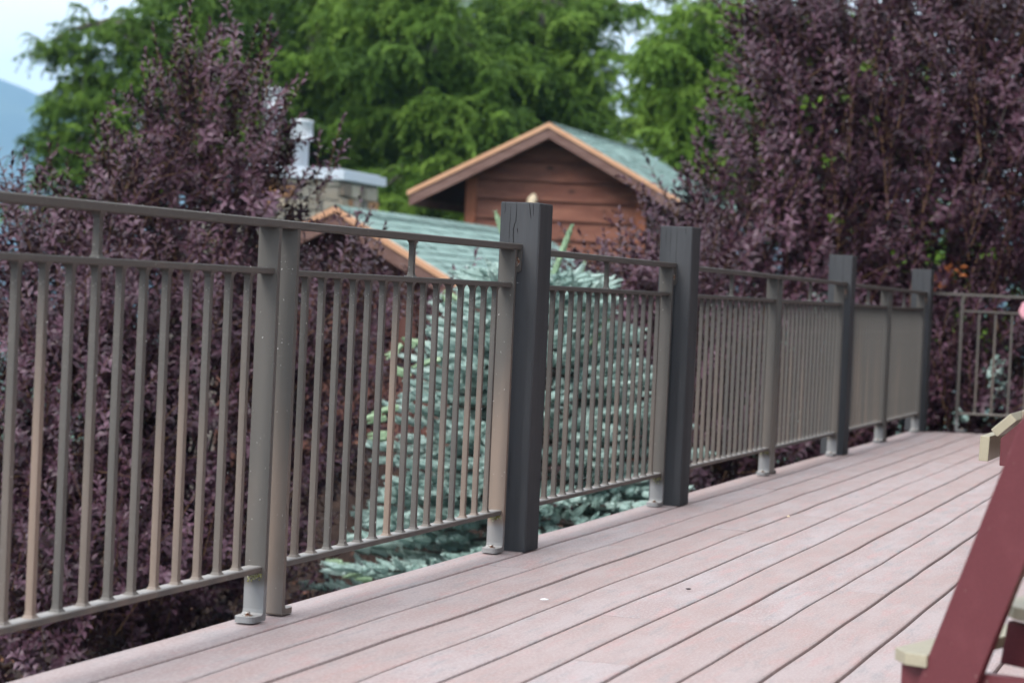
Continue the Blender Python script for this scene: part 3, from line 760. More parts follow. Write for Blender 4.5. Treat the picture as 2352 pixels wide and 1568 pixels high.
        for uu, sg in ((u0, 1), (u1, -1)):
            mb = MB(); zt_ = roofz(uu+sg*.06)
            mb.prism([hp(o, uu-sg*.03, over-.075, wallz0), hp(o, uu+sg*.11, over-.075, wallz0), hp(o, uu+sg*.11, over-.075, roofz(uu)-.0), hp(o, uu-sg*.03, over-.075, roofz(uu-sg*.03))], tuple(YH*.05)); hbuild(mb, 'corner_trim', m_trimw)
    else:
        u = u0; wdb = .20
        while u < u1-.01:
            ub = min(u+wdb, u1); mb = MB(); dv = 0
            mb.prism([hp(o, u+.004, over-.02, wallz0), hp(o, ub-.004, over-.02, wallz0), hp(o, ub-.004, over-.02, roofz(ub)-.0), hp(o, u+.004, over-.02, roofz(u))], tuple(YH*.03)); hbuild(mb, 'siding_board', m_batten)
            mb = MB(); mb.prism([hp(o, ub-.022, over-.045, wallz0), hp(o, ub+.022, over-.045, wallz0), hp(o, ub+.022, over-.045, roofz(ub+.022)), hp(o, ub-.022, over-.045, roofz(ub-.022))], tuple(YH*.025)); hbuild(mb, 'batten', m_batten)
            u = ub
    # solid wall box behind the boards
    mb = MB(); v0, v1 = over+.03, L_-.35
    pl = [hp(o, u0+.01, v0, wallz0), hp(o, u1-.01, v0, wallz0), hp(o, u1-.01, v0, roofz(u1)), hp(o, 0, v0, roofz(0)), hp(o, u0+.01, v0, roofz(u0))]
    mb.prism(pl, tuple(YH*(v1-v0))); hbuild(mb, 'wall', m_batten)
oU = P(1246, 681, 30.)*np.array([1, 1, 0]); oL = P(765.6, 659, 22.)*np.array([1, 1, 0])
gable(oU, 3.148, -1.878, 2.125, 1.836, 2.19, 5.0, .52, (-1.24, 1.24), -2.2, 'h')
gable(oL, 1.572, -1.55, .72, 2.1, .39, 6.84, .40, (-1.30, 1.18), -2.2, 'v')
# small pale fixture on the upper wall
pl_ = P(1222, 463, 30.35)
mb = MB(); mb.lathe([(.02, -.10), (.055, -.085), (.062, -.03), (.075, .02), (.055, .065), (.03, .10), (.012, .115)], (0, 0, 0), 12)
wl = mb.build('wall_lamp', mat('cream_lamp', (.75, .63, .45), .5, .4)[0], None, tuple(pl_), smooth=True)
wl.rotation_euler = (.0, .25, 0)
mb = MB(); mb.box(-.02, .02, 0, .28, -.09, -.05); mb.build('bracket', m_fasc, wl)
tag(wl, 'small pale cream knob-like fixture on the brown cabin wall above the nearest wooden post', 'lamp')
# stone chimney
chim_o = P(772, 660, 25.)*np.array([1, 1, 0])
m_stone, t, b = mat('chimney_stone', rough=.85, spec=.2)
rp = ramp(t, [(0, (.10, .105, .10)), (.22, (.22, .20, .17)), (.42, (.30, .28, .24)), (.58, (.34, .17, .07)), (.74, (.20, .10, .06)), (.88, (.13, .13, .12)), (1, (.40, .37, .31))]); L(t, objrnd(t), rp.inputs[0])
n1 = noise(t, 10, 4, .6); L(t, mixc(t, rr(t, n1, .35, .7, 0, .35), rp.outputs[0], (.24, .18, .12)), b.inputs['Base Color']); bump(t, b, n1, .6, .03)
cmb = MB()
def cp(u, v, z): q = chim_o+XH*u+YH*v; return Vector((q[0], q[1], z))
cmb.prism([cp(-1.2, .02, -2.2), cp(-.02, .02, -2.2), cp(-.02, .02, 2.0), cp(-1.2, .02, 2.0)], tuple(YH*1.16))
cmb.prism([cp(-1.95, .06, -2.2), cp(-1.205, .06, -2.2), cp(-1.205, .06, 1.70), cp(-1.45, .06, 1.55), cp(-1.95, .06, 1.30)], tuple(YH*1.0))
chim = hbuild(cmb, 'chimney', m_mortar)
def stone_face(orig, ua, ub, z0, z1, depthdir, alongv):
    z = z0
    while z < z1-.04:
        h_ = random.uniform(.11, .19); h_ = min(h_, z1-z); u = ua
        while u < ub-.03:
            w_ = random.uniform(.14, .34); w_ = w_ if ub-u-w_ > .10 else ub-u
            j = lambda: random.uniform(-.012, .012); g = .010
            cs = [(u+g+j(), z+g+j()), (u+w_-g+j(), z+g+j()), (u+w_-g+j(), z+h_-g+j()), (u+g+j(), z+h_-g+j())]
            mb = MB(); pr_ = random.uniform(.02, .05)
            f3 = [(orig(a, 0.0, c)) for a, c in cs]; out_ = [orig(a*.96+(u+w_/2)*.04, -pr_, c*.96+(z+h_/2)*.04) for a, c in cs]
            vs = [mb.bm.verts.new(x) for x in f3+out_]
            for q in ((4, 5, 6, 7), (0, 1, 5, 4), (1, 2, 6, 5), (2, 3, 7, 6), (3, 0, 4, 7)): mb.bm.faces.new([vs[i] for i in q])
            hbuild(mb, 'stone', m_stone, chim)
            u += w_
        z += h_
fr = lambda a, d, z: cp(a, d+.02, z)
sd_ = lambda a, d, z: Vector(cp(-.02, a, z))+Vector(XH)*(-d)
fl = lambda a, d, z: cp(a, d+.06, z)
stone_face(fr, -1.2, -.0, .75, 2.0, None, None)
stone_face(sd_, .0, 1.16, .95, 2.0, None, None)
stone_face(fl, -1.93, -1.22, .2, 1.32, None, None)
mb = MB(); mb.prism([cp(-1.29, -.07, 2.003), cp(.06, -.07, 2.003), cp(.06, 1.26, 2.003), cp(-1.29, 1.26, 2.003)], (0, 0, .105)); mb.prism([cp(-1.23, -.01, 2.109), cp(0, -.01, 2.109), cp(0, 1.2, 2.109), cp(-1.23, 1.2, 2.109)], (0, 0, .02)); hbuild(mb, 'chimney_cap', m_flash, chim)
m_pipe = mat('galvanised_flue', (.50, .54, .58), .42, .5, .2)[0]
for u, v, zt_ in ((-.93, .3, 3.03), (-.585, .3, 2.68)):
    c = cp(u, v, 0); mb = MB()
    mb.lathe([(.085, 2.11), (.085, zt_-.24), (.13, zt_-.235), (.135, zt_-.22), (.125, zt_-.21), (.125, zt_-.03), (.135, zt_-.025), (.135, zt_-.005), (.06, zt_+.01)], (c.x, c.y, 0), 20)
    fp = hbuild(mb, 'flue_pipe', m_pipe, chim)
    bx = c-Vector(YH)*.125
    mb = MB()
    mb.prism([(bx+Vector(XH)*a+Vector((0, 0, z_))) for a, z_ in ((-.05, zt_-.19), (.05, zt_-.19), (.05, zt_-.05), (-.05, zt_-.05))], tuple(YH*-.01))
    o = mb.build('louvre', mat('louvre_grey', (.35, .39, .42), .5, .5)[0], chim); o.data.transform(Matrix.Translation(-house.location))
# unseen wall and roof, added at right to shade faces that look that way
m_blocker = wood_mat('blocker_wall_boards', (.06, .035, .028), (.09, .055, .045), False)
blocker = empty('blocker_wall', (2.75, 4, -2.2), 0, 'unseen dark brown boarded lodge wall along the right side of the deck', 'added wall')
for i in range(33):
    mb = MB(); mb.box(.0+.006*(i % 2), .12, -3.2, 24.0, i*.27, i*.27+.262); mb.build('siding_board', m_blocker, blocker)
mb = MB(); mb.prism([(-.8, -3.5, 8.75), (5.5, -3.5, 11.0), (5.5, -3.5, 11.15), (-.8, -3.5, 8.90)], (0, 27.8, 0)); mb.build('roof', m_dark, blocker)

# ------------------------------------------------------------------ vegetation
def in_ells(ells, n_, shell=0.):
    """random world points inside ellipsoids given as (px, py, rx, ry, Z, rz_m); returns points and outward directions"""
    wts = np.array([e[2]*e[3]*(e[6] if len(e) > 6 else 1.) for e in ells], float); wts /= wts.sum()
    pick = RS.choice(len(ells), n_, p=wts); d = RS.normal(size=(n_, 3)); d /= np.linalg.norm(d, axis=1, keepdims=True)
    r = (shell+(1-shell)*RS.rand(n_))**(1/2.2)
    E = np.array([e[:6] for e in ells])[pick]
    px = E[:, 0]+d[:, 0]*r*E[:, 2]; py = E[:, 1]-d[:, 1]*r*E[:, 3]; Z = E[:, 4]-d[:, 2]*r*E[:, 5]
    pos = CAM[None]+(FW[None]+RT[None]*((px-PW/2)/PF)[:, None]-UP[None]*((py-PH/2)/PF)[:, None])*Z[:, None]
    outd = RT[None]*d[:, :1]+UP[None]*d[:, 1:2]-FW[None]*d[:, 2:3]
    return pos, outd
def leaf(length, width, pitch, az, z, curve, x0=.002):
    """arched leaf: base on the stem at height z, rising at pitch then bending down"""
    V = []; ns = 2; p = np.array([x0, 0, 0.]); a = pitch; fold = .28
    wprof = [.22, 1., .05]
    for i in range(ns+1):
        nrm = np.array([-math.sin(a), 0, math.cos(a)]); w_ = width*.5*wprof[i]
        V += [p+np.array([0, -w_, 0])+nrm*w_*fold, p, p+np.array([0, w_, 0])+nrm*w_*fold]
        p = p+np.array([math.cos(a), 0, math.sin(a)])*length/ns; a -= curve/ns
    V = np.array(V); c, s_ = math.cos(az), math.sin(az)
    V = np.stack([V[:, 0]*c-V[:, 1]*s_, V[:, 0]*s_+V[:, 1]*c, V[:, 2]+z], 1)
    Qd = []
    for i in range(ns):
        for j in range(2): Qd.append([i*3+j, i*3+j+1, (i+1)*3+j+1, (i+1)*3+j])
    return V, np.array(Qd)
def purple_shoot(L_, nl, ll):
    parts = []; az = RS.rand()*6; tones = []
    bend = RS.uniform(-.12, .12, 2)
    for i in range(nl):
        f = (i+.5)/nl; z = L_*(.12+.88*f)
        pitch = .55+.75*f**3+RS.normal(0, .18); size = ll*(1.05-.45*f**4)*RS.uniform(.75, 1.15)
        v, q = leaf(size, size*RS.uniform(.34, .46), pitch, az+RS.normal(0, .3), z, RS.uniform(.9, 2.1)-.5*f)
        v[:, 0] += bend[0]*(v[:, 2]/L_)**2*L_; v[:, 1] += bend[1]*(v[:, 2]/L_)**2*L_
        parts.append((v, q)); tones += [RS.rand()*.7+.3*f]*len(q); az += 2.4
    v, q = merge(parts)
    zz = np.linspace(0, L_, 4); sp_ = np.stack([bend[0]*(zz/L_)**2*L_, bend[1]*(zz/L_)**2*L_, zz], 1)
    sv, sq = tube(sp_, [.0040, .0034, .0026, .0012], 3)
    return v, q, np.array(tones), sv, sq
shoots = [purple_shoot(RS.uniform(.30, .50), RS.randint(17, 23), .073) for _ in range(8)]
twig_t = [(s_[3], s_[4]) for s_ in shoots]
def bush(name, label, ells, n_, scale, base, tips, nbr, extra=None, thick=.022):
    root = empty(name, base, 0, label, 'shrub')
    B = np.array(base)
    pos, od = in_ells(ells, n_, .05)
    D = od*.65+np.array([0, 0, 1.])*.75+RS.normal(0, .36, (n_, 3))
    if tips:                       # leader stems: shoots stacked along them
        P2 = []; D2_ = []
        for (tx, ty, bx_, by_, Z) in tips:
            for f in np.linspace(0, 1, int(3+abs(ty-by_)/42)):
                P2.append(P(bx_+(tx-bx_)*f+RS.normal(0, 5), by_+(ty-by_)*f, Z)-np.array([0, 0, .30*scale])); D2_.append((P(tx, ty, Z)-P(bx_, by_, Z))*.8+np.array([0, 0, .3])+RS.normal(0, .12, 3))
        pos = np.concatenate([pos, np.array(P2)]); D = np.concatenate([D, np.array(D2_)])
    gz = th(pos[:, 0], pos[:, 1]); ok = pos[:, 2] > gz+.05
    # keep growth outside the deck and its railing
    ok &= ~((pos[:, 0] > -2.75) & (pos[:, 1] < 15.0) & (pos[:, 2] > -2.5))
    pos, D = pos[ok], D[ok]; k = len(pos)
    R = frames(D, RS.rand(k)*6.28); sc = scale*RS.uniform(.75, 1.2, k); rn = RS.rand(k)
    tid_state = RS.get_state()
    V, Qd, A = scatter([(s_[0], s_[1], s_[2]) for s_ in shoots], pos-B, R, sc, rn)
    o = link('foliage', mesh_np('foliage', V, Qd, m_purple, rnd=A, smooth=True), root); o['kind'] = 'stuff'
    RS.set_state(tid_state)
    V, Qd, A = scatter(twig_t, pos-B, R, sc, rn)
    o = link('twigs', mesh_np('twigs', V, Qd, m_purplestem, smooth=True), root); o['kind'] = 'stuff'
    sel = RS.choice(k, min(nbr, k), replace=False)
    for s_ in sel:
        e = pos[s_]-B; m1 = e*np.array([.25, .25, .45])+RS.normal(0, .06, 3)*scale; m2 = e*np.array([.65, .65, .8])+RS.normal(0, .07, 3)*scale
        st_ = RS.normal(0, .12, 3)*np.array([1, 1, 0])
        pts = [st_, m1*.5+st_*.5, m1, (m1+m2)/2+RS.normal(0, .03, 3), m2, (m2+e)/2+RS.normal(0, .03, 3), e]
        v, q = tube(pts, [thick, thick*.85, thick*.7, thick*.55, thick*.42, thick*.3, thick*.18], 5)
        link('branch', mesh_np('branch', v, q, m_bark, smooth=True), root)
    return root, pos
def gbase(px, Z):
    q = P(px, 1300, Z); return (q[0], q[1], float(th(q[0], q[1])))
# left shrub
ZL = 12.6
ellsL = [(440, 330, 75, 160, ZL, .4), (545, 330, 60, 140, ZL, .35), (350, 390, 80, 110, ZL, .5), (270, 520, 110, 110, ZL-.2, .6), (110, 620, 140, 120, ZL-.4, .6), (30, 500, 40, 50, ZL, .3, .6),
         (430, 540, 170, 130, ZL, .6), (560, 450, 70, 90, ZL, .4), (435, 200, 35, 90, ZL, .3, .8), (555, 200, 45, 70, ZL, .3, .8), (470, 620, 170, 90, ZL+.5, .5, 1.2), (608, 310, 26, 110, ZL, .3, .6), (630, 450, 50, 40, ZL, .3, .8), (610, 500, 90, 90, ZL, .35, .8), (300, 760, 330, 190, ZL-.3, .9, 1.2), (130, 760, 200, 150, ZL-.8, .6, 1.2), (600, 770, 170, 130, ZL, .6, 1.1),
         (780, 690, 100, 80, ZL+.2, .4, 1.2), (860, 790, 70, 120, ZL+.4, .4), (150, 1000, 260, 250, ZL-.8, .9, 1.2), (480, 1020, 260, 250, ZL-.2, .9, 1.2), (760, 960, 120, 190, ZL+.4, .5, .9),
         (180, 1300, 350, 200, ZL-1., .8, 1.2), (500, 1330, 230, 160, ZL-.4, .6), (100, 1500, 260, 130, ZL-1.2, .6), (400, 1500, 200, 110, ZL-.3, .6, .8)]
tipsL = [(430, 30, 440, 420, ZL), (375, 90, 400, 420, ZL+.1), (545, 95, 560, 420, ZL), (590, 130, 590, 400, ZL+.1), (640, 200, 600, 420, ZL-.1), (240, 235, 270, 520, ZL), (160, 400, 180, 560, ZL-.1), (50, 385, 90, 560, ZL-.2), (120, 400, 130, 600, ZL-.2),
         (345, 200, 350, 500, ZL), (748, 320, 725, 400, ZL+.1), (650, 300, 620, 430, ZL), (490, 170, 480, 440, ZL+.15), (820, 480, 790, 600, ZL+.2), (900, 610, 860, 720, ZL+.2), (830, 520, 800, 640, ZL+.2),
         (1060, 625, 1000, 760, ZL+.4), (985, 650, 950, 780, ZL+.4), (1000, 700, 960, 800, ZL+.4)]
bush('purple_shrub', 'tall purple-leaved shrub with upright shoots filling the left side behind the railing', ellsL, 3700, .80, gbase(330, ZL), tipsL, 34)
# right shrub
ZR = 16.6
ellsR = [(2280, 60, 220, 150, ZR+.6, .6, .8), (1950, 60, 200, 120, ZR+.7, .6, .5), (2050, 120, 330, 260, ZR+.3, 1.0), (2280, 250, 220, 330, ZR-.2, .9), (1850, 180, 130, 200, ZR, .6), (1900, 360, 220, 170, ZR, .9), (1720, 450, 90, 60, ZR-.2, .4, .7), (1630, 490, 50, 50, ZR-.2, .4, .7), (1560, 560, 60, 40, ZR-.2, .4, .7),
         (2100, 520, 330, 220, ZR, 1.), (1800, 600, 240, 150, ZR-.4, .9), (2200, 800, 300, 200, ZR-.3, .9), (1900, 800, 280, 180, ZR-.4, .9), (1700, 750, 200, 180, ZR-.4, .8),
         (2380, 500, 120, 400, ZR, .7), (2250, 960, 200, 120, ZR-.6, .5), (2620, 300, 260, 420, ZR, 1., .5), (2700, 800, 320, 260, ZR-.3, 1., .5), (3100, 500, 260, 420, ZR, 1., .35), (1800, 1000, 350, 120, ZR-.6, .6)]
tipsR = [(1740, 20, 1800, 200, ZR), (1760, 110, 1830, 260, ZR), (1690, 190, 1780, 330, ZR-.1), (1680, 240, 1770, 380, ZR-.1), (1540, 395, 1640, 460, ZR-.2), (1600, 360, 1670, 450, ZR-.2), (1640, 330, 1720, 440, ZR-.2), (1530, 470, 1590, 530, ZR-.3),
         (2060, 190, 2040, 400, ZR-1.2), (2150, 230, 2120, 420, ZR-1.2), (2250, 380, 2230, 520, ZR-1.3), (1960, 120, 1950, 300, ZR-1.1), (2020, 20, 2030, 240, ZR-1.2), (2250, 60, 2260, 260, ZR-1.2), (1920, 300, 1930, 460, ZR-1.2),
         (2100, 600, 2090, 720, ZR-1.3), (2300, 540, 2290, 680, ZR-1.3), (2330, 300, 2320, 480, ZR-1.2), (2180, 740, 2180, 900, ZR-1.3), (2230, 840, 2230, 960, ZR-1.3)]
bR, posR = bush('purple_shrub', 'very large dark purple-leaved shrub filling the upper right behind the far railing', ellsR, 4900, 1.08, gbase(2050, ZR), tipsR, 40, thick=.03)
# middle low shrub
ZM = 13.6
ellsM = [(1420, 680, 110, 50, ZM, .4), (1550, 690, 90, 60, ZM, .4), (1620, 620, 50, 50, ZM, .3), (1430, 780, 130, 90, ZM, .5), (1560, 840, 180, 170, ZM, .6), (1450, 930, 90, 130, ZM+.3, .5), (1650, 1000, 200, 150, ZM-.2, .6), (1800, 1060, 200, 80, ZM-.2, .5)]
tipsM = [(1290, 600, 1330, 700, ZM), (1335, 610, 1370, 700, ZM), (1385, 570, 1400, 700, ZM), (1440, 560, 1450, 660, ZM), (1490, 580, 1500, 680, ZM), (1640, 520, 1630, 640, ZM)]
bush('purple_shrub', 'lower purple-leaved shrub between the blue spruce and the second wooden post', ellsM, 900, .85, gbase(1600, ZM), tipsM, 20)

# leafy odds and ends: small green and orange leaves inside the right shrub
def leaf_cloud(name, label, cat, ells, n_, size, mt, parent=None):
    pos, od = in_ells(ells, n_); tmp = [leaf(size, size*.6, .3, 0, 0, .8)]
    tmp = [(v, q, RS.rand(len(q))) for v, q in tmp]; R = frames(RS.normal(0, 1, (n_, 3))+np.array([0, 0, .5]), RS.rand(n_)*6)
    base = pos.mean(0)
    V, Qd, A = scatter(tmp, pos-base, R, RS.uniform(.6, 1.3, n_), RS.rand(n_)); o = link(name, mesh_np(name, V, Qd, mt, rnd=A), parent)
    o.location = base if parent is None else tuple(base-np.array(parent.location)); o['kind'] = 'stuff'
    if cat: tag(o, label, cat)
    return o
leaf_cloud('withered_leaves', None, None, [(2165, 640, 40, 28, 15.6, .2), (2190, 620, 24, 18, 15.6, .2)], 55, .05, m_orange, bR)
leaf_cloud('green_leaves', None, None, [(1990, 160, 26, 26, 15.9, .1), (1950, 220, 30, 20, 15.9, .1), (1900, 370, 20, 22, 15.8, .1), (2060, 600, 12, 14, 15.5, .1), (1920, 510, 16, 10, 15.5, .1), (2280, 580, 30, 14, 15.3, .1), (1860, 230, 24, 20, 15.9, .1), (2000, 280, 20, 20, 15.7, .1)], 95, .055, m_green, bR)
leaf_cloud('low_groundcover', 'pale blue-green low leaves at the foot of the far shrub behind the railing', 'ground cover', [(1700, 930, 90, 22, 15.3, .2), (1780, 790, 60, 20, 15.3, .2), (1840, 960, 40, 15, 15.2, .2), (2290, 880, 35, 60, 15.4, .1), (2210, 960, 20, 16, 15.2, .1), (1560, 930, 60, 40, 15.3, .2), (1900, 700, 100, 30, 15.6, .2), (1650, 700, 60, 30, 15.6, .2)], 420, .055, m_spruce)

# blue spruce
def spruce_shoot(L_, nn_):
    parts = []; tones = []
    v, q = tube([(0, 0, 0), (0, 0, L_*.5), (0, 0, L_)], [.016, .017, .007], 5); parts.append((v, q)); tones += [.45]*len(q)
    for i in range(nn_):
        f = (i+.5)/nn_; a = i*2.39996+RS.rand()*.5; z = L_*f*.98; ln = .030*(1-.25*f)*RS.uniform(.8, 1.15); el = RS.uniform(.55, .95)+.4*f**3
        d = np.array([math.cos(a)*math.cos(el), math.sin(a)*math.cos(el), math.sin(el)]); s_ = np.array([-math.sin(a), math.cos(a), 0])*.0050
        p0 = np.array([0, 0, z]); V = np.array([p0-s_, p0+s_, p0+d*ln+s_*.5, p0+d*ln-s_*.5]); parts.append((V, np.array([[0, 1, 2, 3]]))); tones.append(.35+.65*RS.rand())
    v, q = merge(parts); return v, q, np.array(tones)
spr_t = [spruce_shoot(RS.uniform(.065, .105), 40) for _ in range(6)]
Zs = 12.2; gb = gbase(1205, Zs); SP = np.array(gb)
sroot = empty('blue_spruce', gb, 0, 'young blue spruce with pale blue-green needles behind the nearest wooden post', 'conifer')
def sprR(z): return max(.04, np.interp(z, [-2.0, -1.2, -.69, .0, .4, .87, 1.15, 1.3], [1.25, 1.25, 1.10, .82, .60, .30, .10, .03]))
sp_pos = []; sp_dir = []; bparts = []
ztop_s = .88
v, q = tube([(0, 0, 0), (0.02, 0, 1.4), (0, .01, 2.6), (0, 0, ztop_s-gb[2])], [.07, .05, .025, .008], 7)
link('trunk', mesh_np('trunk', v, q, m_bark, smooth=True), sroot)
nb_ = 0; spb = []
for i in range(290):
    z = gb[2]+.12+(ztop_s-gb[2]-.15)*(1-(1-i/290.)**1.0); a = i*2.39996+RS.normal(0, .2); r_ = sprR(z)*RS.uniform(.82, 1.12)
    rise = .02+.22*max(0, (z+.2)/1.2); p0 = np.array([0, 0, z-gb[2]]); e = p0+np.array([math.cos(a)*r_, math.sin(a)*r_, r_*rise-.05*r_])
    m_ = (p0+e)/2+np.array([0, 0, -.05*r_]); spb.append(([p0, m_, e], r_))
    tang = (e-m_)/np.linalg.norm(e-m_); side = np.cross(tang, [0, 0, 1]); side /= np.linalg.norm(side)
    nsh = int(4+r_*10)
    for j in range(nsh):
        f = .30+.70*(j+.5)/nsh; pt = (1-f)**2*p0+2*f*(1-f)*m_+f*f*e; sg = 1 if j % 2 else -1
        d = tang*(.65+.3*f)+side*sg*RS.uniform(.35, .9)*(1.1-.5*f)+np.array([0, 0, RS.uniform(-.15, .55)])+RS.normal(0, .22, 3)
        sp_pos.append(pt); sp_dir.append(d)
        if RS.rand() < .8 and f < .9: 
            sp_pos.append(pt+side*sg*.09+tang*.06); sp_dir.append(tang+side*sg*.5+np.array([0, 0, .1])+RS.normal(0, .15, 3))
    sp_pos.append(e-tang*.03); sp_dir.append(tang)
for k, (pp, r_) in enumerate(spb):
    v, q = tube(pp, [.013, .009, .004], 4); link('branch', mesh_np('branch', v, q, m_bark, smooth=True), sroot)
sp_pos = np.array(sp_pos); sp_dir = np.array(sp_dir); k = len(sp_pos)
V, Qd, A = scatter(spr_t, sp_pos, frames(sp_dir, RS.rand(k)*6), RS.uniform(.85, 1.45, k), RS.rand(k))
o = link('needles', mesh_np('needles', V, Qd, m_spruce, rnd=A), sroot); o['kind'] = 'stuff'
# long fresh leaders and yellow-green tips
tipl = []
def fresh(px0, py0, px1, py1, Z, segs):
    a = P(px0, py0, Z)-SP; b_ = P(px1, py1, Z)-SP
    for i in range(segs): tipl.append((a+(b_-a)*i/segs, b_-a, 1.15))
    v, q = tube([a, (a+b_)/2, b_], [.010, .008, .004], 5); link('leader', mesh_np('leader', v, q, m_sprtip, rnd=[.5]*len(q), smooth=True), sroot)
fresh(1262, 655, 1312, 522, Zs, 6); fresh(1172, 600, 1140, 492, Zs, 5); fresh(1225, 760, 1262, 655, Zs, 4); fresh(1300, 700, 1340, 610, Zs-.1, 3)
fresh(1375, 800, 1350, 735, Zs-.3, 3); fresh(1330, 815, 1390, 745, Zs-.3, 3)
for (a_, b_, c_, d_) in ((930, 800, 890, 812), (960, 790, 925, 770), (1000, 830, 950, 835), (880, 960, 850, 968), (900, 1000, 848, 1003), (905, 940, 868, 950), (800, 1300, 752, 1295), (850, 1320, 780, 1322), (940, 860, 905, 850), (1040, 690, 1012, 668)):
    for e_ in range(2):
        A0 = P(a_+RS.uniform(-15, 15), b_+RS.uniform(-12, 12), Zs-.5)-SP; B0 = P(c_, d_+RS.uniform(-12, 12), Zs-.5)-SP; tipl.append((A0, B0-A0, 1.0))
tp = np.array([x[0] for x in tipl]); td = np.array([x[1] for x in tipl]); k = len(tp)
V, Qd, A = scatter(spr_t, tp, frames(td, RS.rand(k)*6), RS.uniform(.9, 1.2, k), RS.rand(k))
o = link('fresh_needles', mesh_np('fresh_needles', V, Qd, m_sprtip, rnd=A), sroot); o['kind'] = 'stuff'

# cedars beyond the house
def cedar_cluster():
    parts = []; tones = []
    for s_ in range(8):
        a = RS.rand()*6.28; out_ = RS.uniform(.12, .40); dr = RS.uniform(.15, .55)
        p = np.array([RS.normal(0, .05), RS.normal(0, .05), RS.normal(0, .05)])
        for i in range(18):
            f = i/17; base = p+np.array([math.cos(a)*out_*f**.7, math.sin(a)*out_*f**.7, .08*f-dr*f*f*.8])
            aa = a+(1.1 if i % 2 else -1.1)+RS.normal(0, .4); ln = RS.uniform(.06, .13)*(1.1-.4*f); droop = RS.uniform(.45, 1.35)
            d = np.array([math.cos(aa)*math.cos(droop), math.sin(aa)*math.cos(droop), -math.sin(droop)]); w_ = np.array([-math.sin(aa), math.cos(aa), RS.normal(0, .3)])*RS.uniform(.010, .020)
            V = np.array([base, base+d*ln*.5+w_, base+d*ln, base+d*ln*.5-w_]); parts.append((V, np.array([[0, 1, 2, 3]])))
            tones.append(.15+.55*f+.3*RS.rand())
    v, q = merge(parts); return v, q, np.array(tones)
ced_t = [cedar_cluster() for _ in range(5)]
def cedar(label, ells, n_, Z, tpx, topy, mt, scale=1., nl=26, tr=1., cl=9):
    g = gbase(tpx, Z); B = np.array(g); root = empty('cedar_tree', g, 0, label, 'tree', None)
    top = P(tpx, topy, Z)-B
    v, q = tube([(0, 0, 0), top*.33+np.array([.1, 0, 0]), top*.66, top], [.38*tr, .30*tr, .18*tr, .04*tr], 9); link('trunk', mesh_np('trunk', v, q, m_bark, smooth=True), root)
    # branch tips first, then tufts gathered round each of them
    nt_ = max(8, int(n_/cl)); tips, od = in_ells(ells, nt_, .15)
    who = RS.randint(0, nt_, n_); pos = tips[who]+RS.normal(0, 1, (n_, 3))*np.array([.27, .27, .17])*scale
    d = pos-tips[who]; pos[:, 2] -= .5*np.hypot(d[:, 0], d[:, 1])
    D = np.tile(np.array([0, 0, 1.]), (n_, 1))+RS.normal(0, .18, (n_, 3))
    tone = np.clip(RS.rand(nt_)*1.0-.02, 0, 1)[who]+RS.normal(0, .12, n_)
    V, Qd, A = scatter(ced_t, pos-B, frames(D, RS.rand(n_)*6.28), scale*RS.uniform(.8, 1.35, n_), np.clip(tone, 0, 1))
    o = link('foliage', mesh_np('foliage', V, Qd, mt, rnd=A), root); o['kind'] = 'stuff'
    for s_ in RS.choice(nt_, min(nl, nt_), replace=False):
        e = tips[s_]-B; f = np.clip((e[2]+.5)/top[2], .05, .97); p0 = top*f; hl = np.hypot(*(e-p0)[:2])
        m_ = (p0+e)/2+np.array([0, 0, .12*hl]); v, q = tube([p0, m_, e*.97+p0*.03, e+RS.normal(0, .15, 3)], [.05, .03, .014, .006], 4); link('limb', mesh_np('limb', v, q, m_bark, smooth=True), root)
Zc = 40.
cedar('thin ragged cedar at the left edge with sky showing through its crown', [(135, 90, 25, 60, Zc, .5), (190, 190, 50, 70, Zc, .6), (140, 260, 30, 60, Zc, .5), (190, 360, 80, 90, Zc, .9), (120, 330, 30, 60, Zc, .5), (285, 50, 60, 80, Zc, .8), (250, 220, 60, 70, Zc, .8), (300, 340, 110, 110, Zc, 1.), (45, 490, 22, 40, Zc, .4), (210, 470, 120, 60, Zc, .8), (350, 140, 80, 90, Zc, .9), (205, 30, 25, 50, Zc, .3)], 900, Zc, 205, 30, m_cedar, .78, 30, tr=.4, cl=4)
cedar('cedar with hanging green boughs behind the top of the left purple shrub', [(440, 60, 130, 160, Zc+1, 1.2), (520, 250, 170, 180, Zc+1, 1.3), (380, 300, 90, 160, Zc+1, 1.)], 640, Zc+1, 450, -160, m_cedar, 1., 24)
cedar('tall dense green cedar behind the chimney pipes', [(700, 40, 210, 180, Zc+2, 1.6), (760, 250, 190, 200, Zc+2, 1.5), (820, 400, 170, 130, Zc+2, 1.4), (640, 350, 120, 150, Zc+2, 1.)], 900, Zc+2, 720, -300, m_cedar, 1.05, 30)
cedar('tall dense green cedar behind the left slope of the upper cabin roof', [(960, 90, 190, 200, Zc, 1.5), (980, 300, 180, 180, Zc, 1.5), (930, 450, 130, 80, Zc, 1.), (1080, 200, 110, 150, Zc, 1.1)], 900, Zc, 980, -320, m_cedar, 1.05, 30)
cedar('dark cedar directly behind the upper cabin ridge', [(1220, 80, 150, 180, Zc+3, 1.3), (1230, 270, 150, 90, Zc+3, 1.2), (1330, 160, 60, 120, Zc+3, .8), (1400, 40, 70, 60, Zc+3, .7), (1420, 330, 90, 60, Zc+3, .6)], 760, Zc+3, 1240, -300, m_cedar, 1.05, 30)
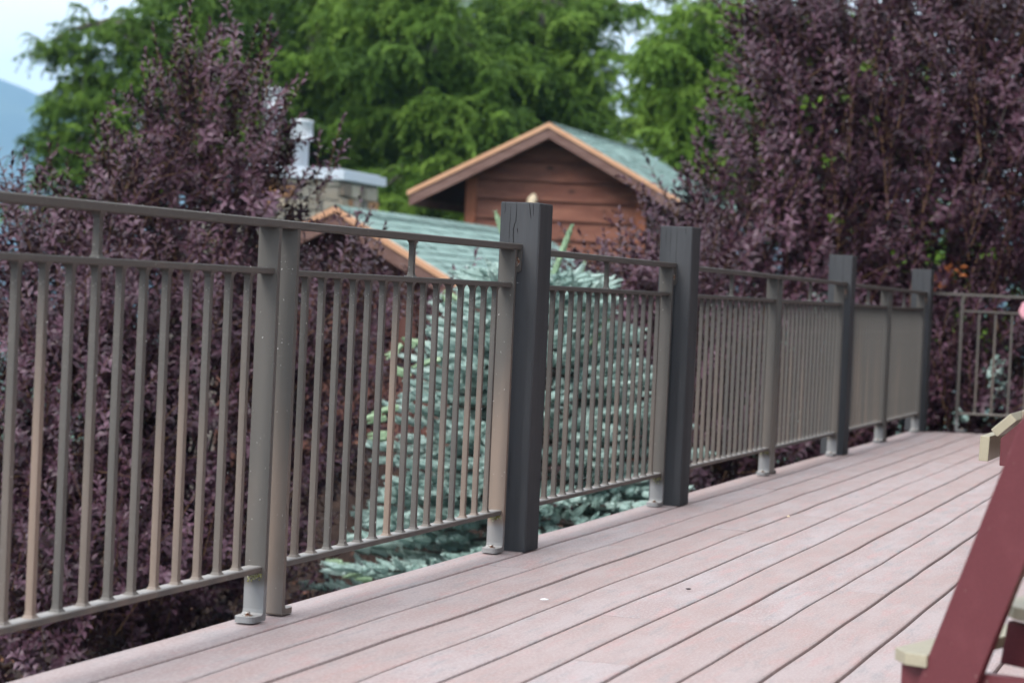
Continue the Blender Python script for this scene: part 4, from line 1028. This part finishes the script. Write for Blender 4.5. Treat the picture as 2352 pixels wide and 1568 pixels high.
cedar('lighter yellow-green cedar between the cabin roof and the large purple shrub', [(1590, 60, 120, 170, Zc-2, 1.2), (1610, 250, 130, 150, Zc-2, 1.2), (1680, 380, 170, 100, Zc-2, 1.2), (1530, 180, 70, 120, Zc-2, .8), (1760, 200, 100, 250, Zc-2, 1.)], 1000, Zc-2, 1620, -250, m_cedar_lite, 1.0, 30)
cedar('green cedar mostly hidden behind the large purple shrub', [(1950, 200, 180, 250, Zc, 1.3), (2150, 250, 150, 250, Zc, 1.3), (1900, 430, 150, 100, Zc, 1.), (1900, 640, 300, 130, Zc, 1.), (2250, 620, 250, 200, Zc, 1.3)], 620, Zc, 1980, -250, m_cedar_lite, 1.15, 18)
for (lab, tx, el_, nn_) in (('shaded cedar in the back row behind the chimney pipes', 640, [(600, 120, 200, 260, 50, 1.5), (700, 330, 220, 180, 50, 1.4)], 420),
                     ('shaded cedar in the back row between the chimney and the cabin roof', 900, [(870, 150, 230, 280, 50, 1.6), (880, 400, 200, 120, 50, 1.4)], 460),
                     ('shaded cedar in the back row above the upper cabin ridge', 1180, [(1150, 150, 210, 270, 51, 1.6), (1330, 60, 60, 90, 51, .8), (1290, 280, 100, 70, 51, .8)], 420)):
    cedar(lab, el_, nn_, 50, tx, -200, m_cedar_dark, 1.45, 16)

# leaf litter and low growth on the bank below the deck
n_ = 9000; xs = RS.uniform(-11, -2.3, n_); ys = RS.uniform(5, 22, n_); zs = th(xs, ys)+.01
tmp = [(v, q, RS.rand(len(q))) for v, q in (leaf(.075, .036, .1, 0, 0, .9), leaf(.09, .028, .2, 0, 0, 1.6), leaf(.07, .045, .0, 0, .004, -.6))]
R = frames(np.array([0, 0, 1.])+RS.normal(0, .35, (n_, 3)), RS.rand(n_)*6.28)
V, Qd, A = scatter(tmp, np.stack([xs, ys, zs], 1), R, RS.uniform(.6, 1.4, n_), RS.rand(n_))
tag(link('leaf_litter', mesh_np('leaf_litter', V, Qd, m_litter, rnd=A)), 'fallen brown leaves scattered over the dark mulch below the deck', 'leaf litter', kind='stuff')
